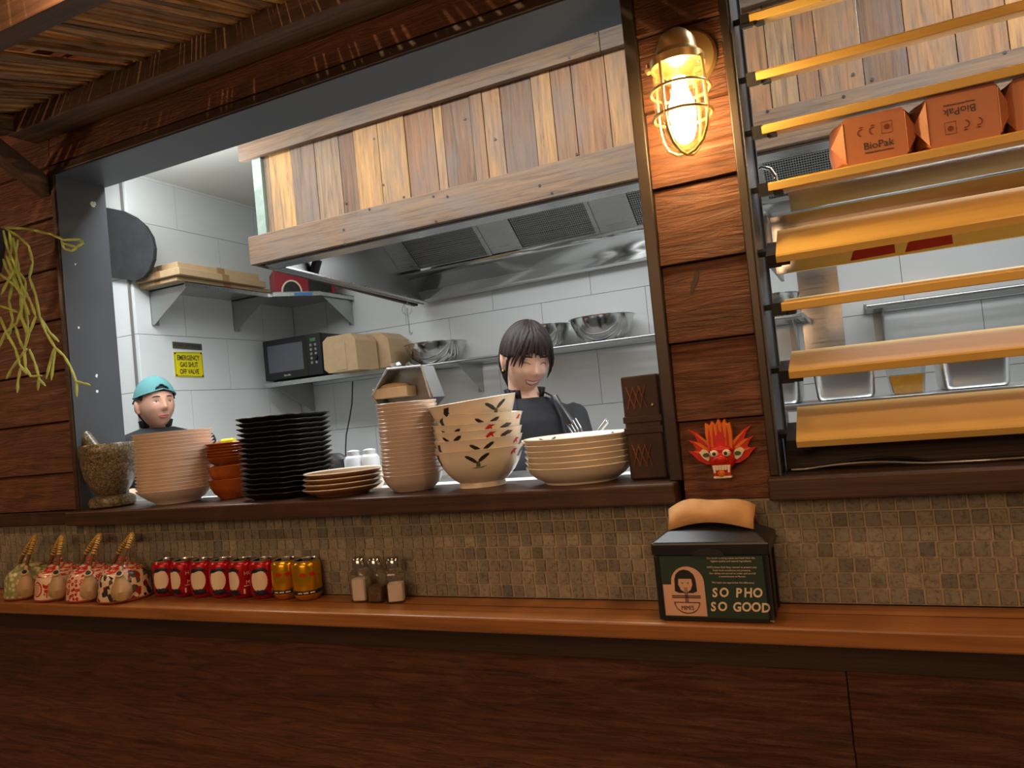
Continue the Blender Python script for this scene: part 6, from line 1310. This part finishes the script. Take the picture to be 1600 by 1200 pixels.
for pts in SP:
    P3 = [at(*p[:2], 1, p[2]) for p in pts]; Q = []
    for a_, b_ in zip(P3, P3[1:]): Q += [a_, a_.lerp(b_, 0.35), a_.lerp(b_, 0.65)]
    Q.append(P3[-1]); rad = [0.0026 if i % 3 == 0 else 0.0036 for i in range(len(Q))]; rad[-1] = 0.0015
    obj('stem', G().tube(Q, rad, 7), m_sage, pl, smooth=True)
for k in range(14):       # the stems on the far side of the pot
    a = rr.uniform(0.3, 3.9); st = pc+Vector((0.07*math.cos(a+2.2), 0.05*math.sin(a+2.2), 0.115)); pts = [st]
    p = st+Vector((-0.03*rr.random(), rr.uniform(-.02, .02), 0.01)); pts.append(p)
    for q in range(rr.randint(4, 8)): p = p+Vector((rr.uniform(-.02, .008), rr.uniform(-.012, .012), -0.045)); pts.append(p)
    obj('stem', G().tube(pts, 0.0032, 7), m_sage, pl, smooth=True)

# ------------------------------------------------------------------ small marks and extras
g = G(); rr = random.Random(21)
for px, py, r in ((145, 320, 5), (151, 587, 2.6), (152, 611, 2.4), (148, 318, 3), (123, 512, 2), (118, 413, 1.5)):
    p = at(px, py, 0, -2.0139); g.add([(p.x, p.y, p.z)]+[(p.x, p.y+0.0018*r*rr.uniform(.6, 1.2)*math.cos(a), p.z+0.0018*r*rr.uniform(.7, 1.4)*math.sin(a)) for a in [2*PI*k/8 for k in range(8)]], [(0, 1+k, 1+(k+1) % 8) for k in range(8)])
obj('paint_chip', g, m_white, wn)
g = G()
for px, py in ((540, 317), (599, 289), (631, 308), (699, 307), (537, 359), (577, 327), (677, 307), (681, 346), (539, 381), (725, 185), (773, 217), (584, 217), (843, 290), (862, 302), (901, 241), (889, 90), (930, 52), (1333, 116), (1363, 124), (1199, 174), (1318, 151), (1570, 82)):
    p = at(px, py, 1, 1.0843 if any(0 for _ in ()) else 1.084); p2 = at(px, py, 1, 1.108)
    q = p if (2.127 < p.z < 2.252 or 2.592 < p.z < 2.682) else p2
    g.lathe([(0, 0), (0.005, 0), (0.005, 0.0008), (0, 0.0008)], 8, q, Matrix.Rotation(PI/2, 3, 'X'))
obj('nail_hole', g, m_leafink, hd)['kind'] = 'stuff'
g = G(); sm_ = [at(x, y, 1, -0.0005) for x, y in ((1087, 420), (1092, 428), (1089, 442), (1082, 458), (1078, 462), (1080, 446), (1084, 432))]
g.add(sm_, [tuple(range(7))])
obj('dark_smudge', g, m_leather, wf)
struct('trim_5', G().box((XL-0.022, 1.281, 0.5), (XL-0.010, 1.2895, ZC)), plain('grey_edge_trim', lin(120, 118, 114), 0.6))
for a_, b_ in (((1328, 400), (1398, 386)), ((1414, 392), (1488, 372))):
    p = at(a_[0], a_[1], 1, 0.199); q = at(b_[0], b_[1], 1, 0.199)
    obj('red_tape', G().prism([(p.x, 1.612), (q.x, 1.614), (q.x, 1.640), (p.x+0.02, 1.640), (p.x+0.006, 1.628)], XZ(0.1995), 0.0005), m_redbox, gt)
tp = thing('water_tap', 'chrome gooseneck tap just inside the louvred window', 'tap', (-0.16, 0.32, 1.1305))
t0 = at(1176, 268, 1, 0.32); t1 = at(1190, 261, 1, 0.32); t2 = at(1203, 264, 1, 0.32); t3 = at(1212, 276, 1, 0.32); t4 = at(1214, 290, 1, 0.32)
xb = t0.x-0.004
obj('spout', G().tube([(xb, 0.32, 1.15), (xb, 0.32, 1.5), (xb, 0.32, t0.z-0.03), t0, t1, t2, t3, t4], 0.0045, 10), m_mirror, tp, smooth=True)
obj('base', G().lathe([(0, 0), (0.02, 0), (0.016, 0.02), (0.008, 0.03), (0, 0.03)], 16, (xb, 0.32, 1.1305)), m_mirror, tp, smooth=True)
